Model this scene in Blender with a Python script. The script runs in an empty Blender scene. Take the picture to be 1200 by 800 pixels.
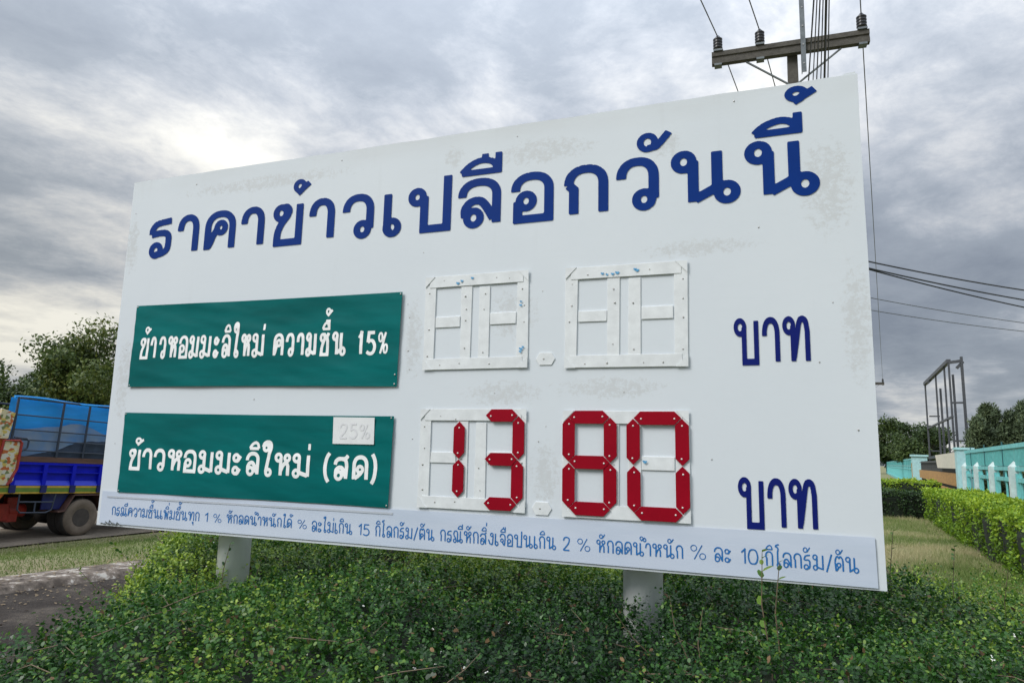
import bpy, math, random
import numpy as np
from mathutils import Matrix, Vector
random.seed(7); RNG = np.random.default_rng(11)
S = bpy.context.scene; COL = S.collection
# ---------------------------------------------------------------- camera
cd = bpy.data.cameras.new('camera'); cam = bpy.data.objects.new('camera', cd); COL.objects.link(cam)
cd.sensor_width = 36; cd.lens = 803/1200*36; cd.clip_start = .05; cd.clip_end = 1100
# rows: world axes in image axes (right, down, forward)
R = ((0.9995073842446573, 0.03138453186528224, 0.0),
     (-0.005050790426679906, 0.16085319830190783, 0.9869654189038809),
     (0.030975447639520478, -0.9864792241885503, 0.16093247617521805))
cam.matrix_world = Matrix(((R[0][0], -R[0][1], -R[0][2], 0), (R[1][0], -R[1][1], -R[1][2], 0),
                           (R[2][0], -R[2][1], -R[2][2], 1.65), (0, 0, 0, 1)))
S.camera = cam
# ---------------------------------------------------------------- light
SUN_EL, SUN_AZ = math.radians(42), math.radians(243)   # azimuth clockwise from +Y
sd = bpy.data.lights.new('sun', 'SUN'); sd.energy = 1.5; sd.angle = math.radians(24); sd.color = (1, .975, .94)
sun = bpy.data.objects.new('sun', sd); COL.objects.link(sun)
sv = Vector((math.sin(SUN_AZ)*math.cos(SUN_EL), math.cos(SUN_AZ)*math.cos(SUN_EL), math.sin(SUN_EL)))
sun.rotation_euler = sv.to_track_quat('Z', 'Y').to_euler()
W = bpy.data.worlds.new('World'); S.world = W; W.use_nodes = True
def build_world():
    nt = W.node_tree; N = nt.nodes; L = nt.links
    bg = N['Background']; bg.inputs[1].default_value = .1
    sky = N.new('ShaderNodeTexSky'); sky.sky_type = 'NISHITA'; sky.sun_disc = False
    sky.sun_elevation = SUN_EL; sky.sun_rotation = SUN_AZ
    tc = N.new('ShaderNodeTexCoord'); sep = N.new('ShaderNodeSeparateXYZ'); L.new(tc.outputs['Generated'], sep.inputs[0])
    def M(op, a, b=None, c=None, clamp=False):
        n = N.new('ShaderNodeMath'); n.operation = op; n.use_clamp = clamp
        for i, v in enumerate((a, b, c)):
            if v is None: continue
            if isinstance(v, (int, float)): n.inputs[i].default_value = v
            else: L.new(v, n.inputs[i])
        return n.outputs[0]
    z = M('ADD', M('MAXIMUM', sep.outputs[2], 0), .16)
    cb = N.new('ShaderNodeCombineXYZ'); L.new(M('DIVIDE', sep.outputs[0], z), cb.inputs[0]); L.new(M('DIVIDE', sep.outputs[1], z), cb.inputs[1])
    def noise(scale, detail, rough, dist, loc=(0, 0, 0), rot=0, sc=(1, 1, 1)):
        m0 = N.new('ShaderNodeMapping'); m0.inputs['Rotation'].default_value = (0, 0, rot); L.new(cb.outputs[0], m0.inputs[0])
        mp = N.new('ShaderNodeMapping'); mp.inputs['Location'].default_value = loc; mp.inputs['Scale'].default_value = sc
        L.new(m0.outputs[0], mp.inputs[0])
        n = N.new('ShaderNodeTexNoise'); n.inputs['Scale'].default_value = scale; n.inputs['Detail'].default_value = detail
        n.inputs['Roughness'].default_value = rough; n.inputs['Distortion'].default_value = dist; L.new(mp.outputs[0], n.inputs[0]); return n.outputs[0]
    big = noise(.62, 3, .5, .3, (SKY['bx'], SKY['by'], 0), -.95, (1, 1.6, 1))
    fine = noise(2.6, 11, .66, .15, (3, 1, 0), -.8, (1, 1.12, 1))
    wisp = noise(8, 7, .7, .6, (1, 7, 0), -.7, (1, 1.1, 1))
    v = M('ADD', M('ADD', M('MULTIPLY', big, 1.35), M('MULTIPLY', fine, .56)), M('MULTIPLY', wisp, .16))
    dt = N.new('ShaderNodeVectorMath'); dt.operation = 'DOT_PRODUCT'; L.new(tc.outputs['Generated'], dt.inputs[0]); dt.inputs[1].default_value = (-.46, .79, .40)
    v = M('ADD', v, M('MULTIPLY_ADD', M('POWER', M('MAXIMUM', dt.outputs['Value'], 0), 7), .16, -.045))   # thinner cloud near the hidden sun
    d2 = N.new('ShaderNodeVectorMath'); d2.operation = 'DOT_PRODUCT'; L.new(tc.outputs['Generated'], d2.inputs[0]); d2.inputs[1].default_value = (-.68, .72, .14)
    low = M('POWER', M('MAXIMUM', d2.outputs['Value'], 0), 22); v = M('ADD', v, M('MULTIPLY', low, .10))
    r = N.new('ShaderNodeValToRGB'); L.new(v, r.inputs[0])
    el = r.color_ramp.elements
    el[0].position = .72; el[0].color = (.25, .285, .345, 1); el[1].position = 1.0; el[1].color = (.34, .38, .44, 1)
    # positions beyond one are rescaled below
    sc = M('MULTIPLY_ADD', v, 1.85, -1.44, clamp=True); L.new(sc, r.inputs[0])
    el[0].position = 0.0; el[1].position = .36
    for p, c in ((.5, (.44, .475, .53)), (.64, (.59, .61, .64)), (.80, (.80, .80, .78)), (1, (1.0, .99, .93))):
        e = el.new(p); e.color = (*c, 1)
    # overcast sky: brighter towards the zenith
    zen = M('MULTIPLY_ADD', M('POWER', M('MAXIMUM', sep.outputs[2], 0), 2.5), SKY['zen'], SKY['gain'])
    cl = N.new('ShaderNodeVectorMath'); cl.operation = 'SCALE'; L.new(r.outputs[0], cl.inputs[0]); L.new(zen, cl.inputs['Scale'])
    wm = N.new('ShaderNodeMix'); wm.data_type = 'RGBA'; wm.blend_type = 'MULTIPLY'; L.new(M('MULTIPLY', low, .8), wm.inputs[0]); L.new(cl.outputs[0], wm.inputs[6]); wm.inputs[7].default_value = (1.04, 1.0, .91, 1)
    mix = N.new('ShaderNodeMix'); mix.data_type = 'RGBA'; mix.inputs[0].default_value = .96
    L.new(sky.outputs[0], mix.inputs[6]); L.new(wm.outputs[2], mix.inputs[7]); L.new(mix.outputs[2], bg.inputs[0])
SKY = dict(bx=2.2, by=8.4, zen=26.0, gain=5.1)
build_world()
S.view_settings.view_transform = 'Standard'; S.view_settings.look = 'None'; S.view_settings.exposure = .72; S.view_settings.gamma = 1

# ---------------------------------------------------------------- helpers
def noise2(x, y, seed=0):
    """smooth value noise, 0..1"""
    xi = np.floor(x).astype(np.int64); yi = np.floor(y).astype(np.int64); fx = x-xi; fy = y-yi
    fx = fx*fx*(3-2*fx); fy = fy*fy*(3-2*fy)
    def h(a, b):
        n = (a*374761393 + b*668265263 + seed*974634777) & 0xffffffff
        n = ((n ^ (n >> 13))*1274126177) & 0xffffffff
        return ((n ^ (n >> 16)) & 0xffff)/65535.
    return (h(xi, yi)*(1-fx)+h(xi+1, yi)*fx)*(1-fy) + (h(xi, yi+1)*(1-fx)+h(xi+1, yi+1)*fx)*fy
def fbm(x, y, seed=0, o=4):
    s = 0; a = .5
    for i in range(o): s = s+a*noise2(x*2**i, y*2**i, seed+i); a *= .5
    return s/(1-.5**o)

def mat(name, col, rough=.6, var=.0, vscale=8, bump=0, bscale=60, metal=0, col2=None, spec=.5, stretch=(1, 1, 1), coord='Object'):
    m = bpy.data.materials.new(name); m.use_nodes = True; nt = m.node_tree; N = nt.nodes; L = nt.links
    p = N['Principled BSDF']; p.inputs['Base Color'].default_value = (*col, 1); p.inputs['Roughness'].default_value = rough; p.inputs['Metallic'].default_value = metal
    p.inputs['Specular IOR Level'].default_value = spec
    tc = N.new('ShaderNodeTexCoord'); mp = N.new('ShaderNodeMapping'); mp.inputs['Scale'].default_value = stretch; L.new(tc.outputs[coord], mp.inputs[0])
    if var or col2:
        n = N.new('ShaderNodeTexNoise'); n.inputs['Scale'].default_value = vscale; n.inputs['Detail'].default_value = 8; n.inputs['Roughness'].default_value = .65; L.new(mp.outputs[0], n.inputs[0])
        r = N.new('ShaderNodeValToRGB'); L.new(n.outputs[0], r.inputs[0])
        c2 = col2 if col2 else tuple(c*(1-var) for c in col); c1 = col if col2 else tuple(min(1, c*(1+var*.5)) for c in col)
        r.color_ramp.elements[0].position = .35; r.color_ramp.elements[1].position = .65
        r.color_ramp.elements[0].color = (*c2, 1); r.color_ramp.elements[1].color = (*c1, 1); L.new(r.outputs[0], p.inputs['Base Color'])
    if bump:
        n = N.new('ShaderNodeTexNoise'); n.inputs['Scale'].default_value = bscale; n.inputs['Detail'].default_value = 6; L.new(mp.outputs[0], n.inputs[0])
        b = N.new('ShaderNodeBump'); b.inputs['Strength'].default_value = bump; b.inputs['Distance'].default_value = .02; L.new(n.outputs[0], b.inputs['Height']); L.new(b.outputs[0], p.inputs['Normal'])
    return m

def link(name, me, m=None, parent=None):
    if m is not None and len(me.materials) == 0: me.materials.append(m)
    o = bpy.data.objects.new(name, me); COL.objects.link(o)
    if parent is not None: o.parent = parent
    return o
def tag(o, label=None, cat=None, group=None, kind=None):
    if label: o['label'] = label
    if cat: o['category'] = cat
    if group: o['group'] = group
    if kind: o['kind'] = kind
    return o
def empty(name, label, cat, loc=(0, 0, 0), rz=0, group=None, mw=None):
    o = bpy.data.objects.new(name, None); COL.objects.link(o); o.empty_display_size = .2
    if mw is not None: o.matrix_world = mw
    else: o.location = loc; o.rotation_euler = (0, 0, rz)
    return tag(o, label, cat, group)

class MB:
    """collects simple shapes for one mesh"""
    def __init__(s): s.v = []; s.f = []
    def add(s, vs, fs):
        n = len(s.v); s.v += [tuple(v) for v in vs]; s.f += [tuple(i+n for i in f) for f in fs]; return s
    def box(s, x0, x1, y0, y1, z0, z1):
        return s.add([(x0, y0, z0), (x1, y0, z0), (x1, y1, z0), (x0, y1, z0), (x0, y0, z1), (x1, y0, z1), (x1, y1, z1), (x0, y1, z1)],
                     [(0, 3, 2, 1), (4, 5, 6, 7), (0, 1, 5, 4), (1, 2, 6, 5), (2, 3, 7, 6), (3, 0, 4, 7)])
    def bar(s, a, b, w, h=None, up=(0, 0, 1)):
        a = Vector(a); b = Vector(b); h = h or w; d = (b-a).normalized(); sd_ = d.cross(Vector(up))
        if sd_.length < 1e-4: sd_ = d.cross(Vector((0, 1, 0)))
        sd_.normalize(); u = sd_.cross(d); c = [sd_*w/2*i+u*h/2*j for i, j in ((-1, -1), (1, -1), (1, 1), (-1, 1))]
        return s.add([a+k for k in c]+[b+k for k in c], [(0, 1, 2, 3), (7, 6, 5, 4), (0, 4, 5, 1), (1, 5, 6, 2), (2, 6, 7, 3), (3, 7, 4, 0)])
    def tube(s, pts, r, n=8, caps=True):
        pts = [Vector(p) for p in pts]; rs = r if isinstance(r, (list, tuple)) else [r]*len(pts); base = len(s.v)
        t0 = (pts[1]-pts[0]).normalized(); ref = Vector((0, 0, 1)) if abs(t0.z) < .9 else Vector((1, 0, 0)); sx = t0.cross(ref).normalized()
        for i, p in enumerate(pts):
            t = (pts[min(i+1, len(pts)-1)]-pts[max(i-1, 0)]).normalized(); sx = (sx-t*sx.dot(t)).normalized(); sy = t.cross(sx)
            for k in range(n):
                a = 2*math.pi*k/n; s.v.append(tuple(p+sx*math.cos(a)*rs[i]+sy*math.sin(a)*rs[i]))
        for i in range(len(pts)-1):
            for k in range(n): a = base+i*n+k; b = base+i*n+(k+1) % n; s.f.append((a, b, b+n, a+n))
        if caps: s.f.append(tuple(base+k for k in range(n))[::-1]); s.f.append(tuple(base+(len(pts)-1)*n+k for k in range(n)))
        return s
    def lathe(s, prof, org, axis='z', n=24):
        """prof: list of (r, h) along the axis"""
        base = len(s.v)
        for r, h in prof:
            for k in range(n):
                a = 2*math.pi*k/n; c, q = r*math.cos(a), r*math.sin(a)
                v = (c, q, h) if axis == 'z' else ((c, h, q) if axis == 'y' else (h, c, q)); s.v.append(tuple(org[i]+v[i] for i in range(3)))
        for i in range(len(prof)-1):
            for k in range(n): a = base+i*n+k; b = base+i*n+(k+1) % n; s.f.append((a, b, b+n, a+n))
        s.f.append(tuple(base+k for k in range(n))[::-1]); s.f.append(tuple(base+(len(prof)-1)*n+k for k in range(n)))
        return s
    def plate(s, poly, y0, y1):
        """polygon in x,z extruded from y0 (front) to y1"""
        n = len(poly); vs = [(x, y0, z) for x, z in poly]+[(x, y1, z) for x, z in poly]
        return s.add(vs, [tuple(range(n)), tuple(range(2*n-1, n-1, -1))]+[(i, i+n, (i+1) % n+n, (i+1) % n) for i in range(n)])
    def mesh(s, name, smooth=False):
        me = bpy.data.meshes.new(name); me.from_pydata(s.v, [], s.f)
        if smooth: me.polygons.foreach_set('use_smooth', [True]*len(me.polygons))
        me.update(); return me
    def build(s, name, m=None, parent=None, smooth=False): return link(name, s.mesh(name, smooth), m, parent)
def rebevel(o, w=.004, seg=2):
    b = o.modifiers.new('bevel', 'BEVEL'); b.width = w; b.segments = seg; b.limit_method = 'ANGLE'; return o

def np_mesh(name, verts, k, tint=None):
    """verts (n*k,3): n separate k-gons; tint per face"""
    n = len(verts)//k; me = bpy.data.meshes.new(name)
    me.vertices.add(n*k); me.loops.add(n*k); me.polygons.add(n)
    me.vertices.foreach_set('co', verts.astype(np.float32).ravel()); me.loops.foreach_set('vertex_index', np.arange(n*k, dtype=np.int32))
    me.polygons.foreach_set('loop_start', np.arange(0, n*k, k, dtype=np.int32))
    if tint is not None:
        a = me.attributes.new('tint', 'FLOAT', 'FACE'); a.data.foreach_set('value', tint.astype(np.float32))
    me.update(calc_edges=True); return me
def unit(v): return v/np.maximum(np.linalg.norm(v, axis=1, keepdims=True), 1e-9)
def leaf_verts(pos, direc, normal, L, Wd, k=6):
    """pos base, direc leaf axis, normal face normal"""
    d = unit(direc); s = unit(np.cross(d, normal)); n = np.cross(s, d); L = L[:, None]; Wd = Wd[:, None]
    if k == 6:
        sh = [(0, 0, 0), (.3, .42, .10), (.72, .40, .06), (1, 0, -.06), (.72, -.40, .06), (.3, -.42, .10)]
    elif k == 4:
        sh = [(0, 0, 0), (.5, .5, .08), (1, 0, 0), (.5, -.5, .08)]
    else: sh = [(0, .5, 0), (1, 0, .0), (0, -.5, 0)]
    out = np.stack([pos+d*L*a+s*Wd*b+n*Wd*c for a, b, c in sh], 1)
    return out.reshape(-1, 3)
def leaf_mat(name, c0, c1, c2, rough=.42, trans=.25, spec=.3):
    m = bpy.data.materials.new(name); m.use_nodes = True; nt = m.node_tree; N = nt.nodes; L = nt.links; p = N['Principled BSDF']
    at = N.new('ShaderNodeAttribute'); at.attribute_name = 'tint'; r = N.new('ShaderNodeValToRGB'); L.new(at.outputs['Fac'], r.inputs[0])
    e = r.color_ramp.elements; e[0].color = (*c0, 1); e[1].color = (*c2, 1); q = e.new(.5); q.color = (*c1, 1)
    L.new(r.outputs[0], p.inputs['Base Color']); p.inputs['Roughness'].default_value = rough; p.inputs['Specular IOR Level'].default_value = spec
    t = N.new('ShaderNodeBsdfTranslucent'); L.new(r.outputs[0], t.inputs[0]); mx = N.new('ShaderNodeMixShader'); mx.inputs[0].default_value = trans
    L.new(p.outputs[0], mx.inputs[1]); L.new(t.outputs[0], mx.inputs[2]); L.new(mx.outputs[0], N['Material Output'].inputs[0]); return m

# ================================================================= SETTING
TP = np.array([-7.884, 13.231, -.12])                                # truck rear wheel contact
TD = Vector((0.39513768, 0.91805699, -0.03221127)).normalized(); TN = Vector((-0.91853364, 0.39534283, 0))
def qside(x, y): return (x-TP[0])*TN[0]+(y-TP[1])*TN[1]
def sstep(a, b, x): t = np.clip((x-a)/(b-a), 0, 1); return t*t*(3-2*t)
def gz(x, y): return -.12*sstep(-2.6, -.7, qside(x, y))

def ground():
    def axis(lim_n, near): 
        a = np.concatenate([np.linspace(-near, near, 241)]); far = near*np.geomspace(1.06, lim_n/near, 26)
        return np.concatenate([-far[::-1], a, far])
    xs = axis(1500, 22); ys = axis(1500, 22)+10; X, Y = np.meshgrid(xs, ys); Z = gz(X, Y)
    Z = Z+(fbm(X*.6, Y*.6, 5)-.5)*.04*np.clip(1-np.hypot(X, Y)/60, 0, 1)-.012
    nx, ny = len(xs), len(ys); me = bpy.data.meshes.new('ground'); V = np.stack([X, Y, Z], -1).reshape(-1, 3)
    i = np.arange(ny-1)[:, None]*nx+np.arange(nx-1)[None]; F = np.stack([i, i+1, i+nx+1, i+nx], -1).reshape(-1, 4)
    me.from_pydata(V.tolist(), [], F.tolist()); me.polygons.foreach_set('use_smooth', [True]*len(me.polygons)); me.update()
    m = mat('grass_soil', (.15, .17, .06), .95, col2=(.22, .185, .11), vscale=.9, bump=.6, bscale=30, coord='Object')
    o = link('ground', me, m); tag(o, 'grassy ground with patches of bare soil', kind='structure')
ground()
def sheet(name, q0, q1, a0, a1, dz, m, nq=24, na=60, wob=0, label=None):
    """strip parallel to the truck lane: q across, a along"""
    vs = []; 
    for i in range(nq+1):
        q = q0+(q1-q0)*i/nq
        for j in range(na+1):
            a = a0+(a1-a0)*j/na; w = wob*(float(fbm(np.array(a*1.7), np.array(q), 3))-.5) if i in (0, nq) else 0
            x = TP[0]+TN[0]*(q+w)+TD[0]*a; y = TP[1]+TN[1]*(q+w)+TD[1]*a; vs.append((x, y, float(gz(x, y))+dz))
    fs = [(i*(na+1)+j, (i+1)*(na+1)+j, (i+1)*(na+1)+j+1, i*(na+1)+j+1) for i in range(nq) for j in range(na)]
    return tag(MB().add(vs, fs).build(name, m, None, True), label, kind='structure')
sheet('road', -.45, 7.5, -60, 140, .018, mat('tarmac', (.20, .165, .125), .9, var=.35, vscale=1.2, bump=.3, bscale=90), wob=.25, na=160, label='grey tarmac road under the truck')

def driveway():
    # dark old asphalt apron at lower left with a worn white kerb; runs along the line A->B
    A = Vector((-5.35, 7.65)); B = Vector((-4.85, 8.516)); d = (B-A).normalized(); n = Vector((d.y, -d.x))   # n towards the camera
    m = bpy.data.materials.new('old_asphalt'); m.use_nodes = True; nt = m.node_tree; N = nt.nodes; L = nt.links; p = N['Principled BSDF']; p.inputs['Roughness'].default_value = .85
    tc = N.new('ShaderNodeTexCoord'); n1 = N.new('ShaderNodeTexNoise'); n1.inputs['Scale'].default_value = 1.4; n1.inputs['Detail'].default_value = 9; n1.inputs['Roughness'].default_value = .7; L.new(tc.outputs['Object'], n1.inputs[0])
    r = N.new('ShaderNodeValToRGB'); L.new(n1.outputs[0], r.inputs[0]); e = r.color_ramp.elements
    e[0].position = .36; e[0].color = (.03, .024, .02, 1); e[1].position = .74; e[1].color = (.16, .135, .11, 1); q = e.new(.53); q.color = (.058, .048, .041, 1); p.inputs['Specular IOR Level'].default_value = .2
    L.new(r.outputs[0], p.inputs['Base Color']); n2 = N.new('ShaderNodeTexNoise'); n2.inputs['Scale'].default_value = 70; n2.inputs['Detail'].default_value = 5; L.new(tc.outputs['Object'], n2.inputs[0])
    b = N.new('ShaderNodeBump'); b.inputs['Strength'].default_value = .8; b.inputs['Distance'].default_value = .02; L.new(n2.outputs[0], b.inputs['Height']); L.new(b.outputs[0], p.inputs['Normal'])
    vor = N.new('ShaderNodeTexVoronoi'); vor.inputs['Scale'].default_value = 55; L.new(tc.outputs['Object'], vor.inputs[0])
    rr_ = N.new('ShaderNodeValToRGB'); L.new(vor.outputs['Distance'], rr_.inputs[0]); rr_.color_ramp.elements[0].color = (1.5, 1.45, 1.35, 1); rr_.color_ramp.elements[1].position = .55; rr_.color_ramp.elements[1].color = (.6, .6, .6, 1)
    ml = N.new('ShaderNodeMix'); ml.data_type = 'RGBA'; ml.blend_type = 'MULTIPLY'; ml.inputs[0].default_value = .8; L.new(r.outputs[0], ml.inputs[6]); L.new(rr_.outputs[0], ml.inputs[7]); L.new(ml.outputs[2], p.inputs['Base Color'])
    vs = []; fs = []
    for i in range(25):
        for j in range(31):
            P = A+d*(-9+18*i/24)+n*(.0+9*j/30); vs.append((P.x, P.y, .012))
    fs = [(i*31+j, i*31+j+1, (i+1)*31+j+1, (i+1)*31+j) for i in range(24) for j in range(30)]
    tag(MB().add(vs, fs).build('driveway', m), 'dark worn asphalt driveway beside the hedge', kind='structure')
    # kerb: bevelled concrete, flaking white paint by noise
    k = bpy.data.materials.new('flaking_kerb_paint'); k.use_nodes = True; nt = k.node_tree; N = nt.nodes; L = nt.links; p = N['Principled BSDF']; p.inputs['Roughness'].default_value = .85
    tc = N.new('ShaderNodeTexCoord'); n1 = N.new('ShaderNodeTexNoise'); n1.inputs['Scale'].default_value = 5.0; n1.inputs['Detail'].default_value = 10; n1.inputs['Roughness'].default_value = .72; L.new(tc.outputs['Object'], n1.inputs[0])
    r = N.new('ShaderNodeValToRGB'); L.new(n1.outputs[0], r.inputs[0]); e = r.color_ramp.elements
    e[0].position = .40; e[0].color = (.07, .056, .046, 1); e[1].position = .60; e[1].color = (.48, .45, .40, 1); q = e.new(.53); q.color = (.17, .14, .115, 1); q = e.new(.555); q.color = (.24, .20, .17, 1); p.inputs['Specular IOR Level'].default_value = .2
    L.new(r.outputs[0], p.inputs['Base Color'])
    prof = [(-1.0, -.02), (-.97, .02), (-.8, .045), (-.5, .075), (-.2, .085), (-.04, .085), (.0, .07), (.06, .0)]; vs = []; na = 90
    for i in range(na+1):
        for j, (o_, h) in enumerate(prof):
            P = A+d*(-9+18*i/na)+n*o_; vs.append((P.x, P.y, h+(.02*(float(fbm(np.array(i*.35), np.array(j*.7), 9))-.5) if h > 0.03 else 0)))
    c = len(prof); fs = [(i*c+j, (i+1)*c+j, (i+1)*c+j+1, i*c+j+1) for i in range(na) for j in range(c-1)]
    tag(MB().add(vs, fs).build('kerb', k, None, True), 'low concrete kerb with flaking white paint', kind='structure')
    return A, d, n
KA, KD, KN = driveway()

def litter():
    n = 2600; t = RNG.uniform(-6, 3, n); o_ = np.abs(RNG.normal(0, 1.2, n))-.9; x = KA.x+KD.x*t+KN.x*o_; y = KA.y+KD.y*t+KN.y*o_; z = np.where(o_ < 0, .092, .02); l = RNG.uniform(.012, .05, n)
    V = leaf_verts(np.stack([x, y, z], 1), np.stack([RNG.normal(0, 1, n), RNG.normal(0, 1, n), RNG.uniform(0, .25, n)], 1), np.stack([RNG.normal(0, .2, n), RNG.normal(0, .2, n), np.ones(n)], 1), l, l*.6, 6)
    tag(link('leaf_litter', np_mesh('leaf_litter', V, 6), mat('dry_litter', (.26, .19, .11), .9, col2=(.12, .09, .055), vscale=4)), 'dry leaf litter scattered on the old driveway and kerb', 'leaf litter', kind='stuff')
litter()

# ================================================================= BILLBOARD
A3 = Vector((0.93500463, -0.35403297, 0.00457035)).normalized(); B3 = Vector((-0.00848634, -0.00951527, 1.0)); B3 = (B3-A3*B3.dot(A3)).normalized(); N3 = B3.cross(A3)
O3 = Vector((-2.79167306, 4.82405407, 1.08323017))
BW, BH = 4.78, 2.44
BM = Matrix(((A3.x, N3.x, B3.x, O3.x), (A3.y, N3.y, B3.y, O3.y), (A3.z, N3.z, B3.z, O3.z), (0, 0, 0, 1)))
bb = empty('billboard', 'large white roadside price board with blue Thai headline on two white round posts', 'billboard', mw=BM)

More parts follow.
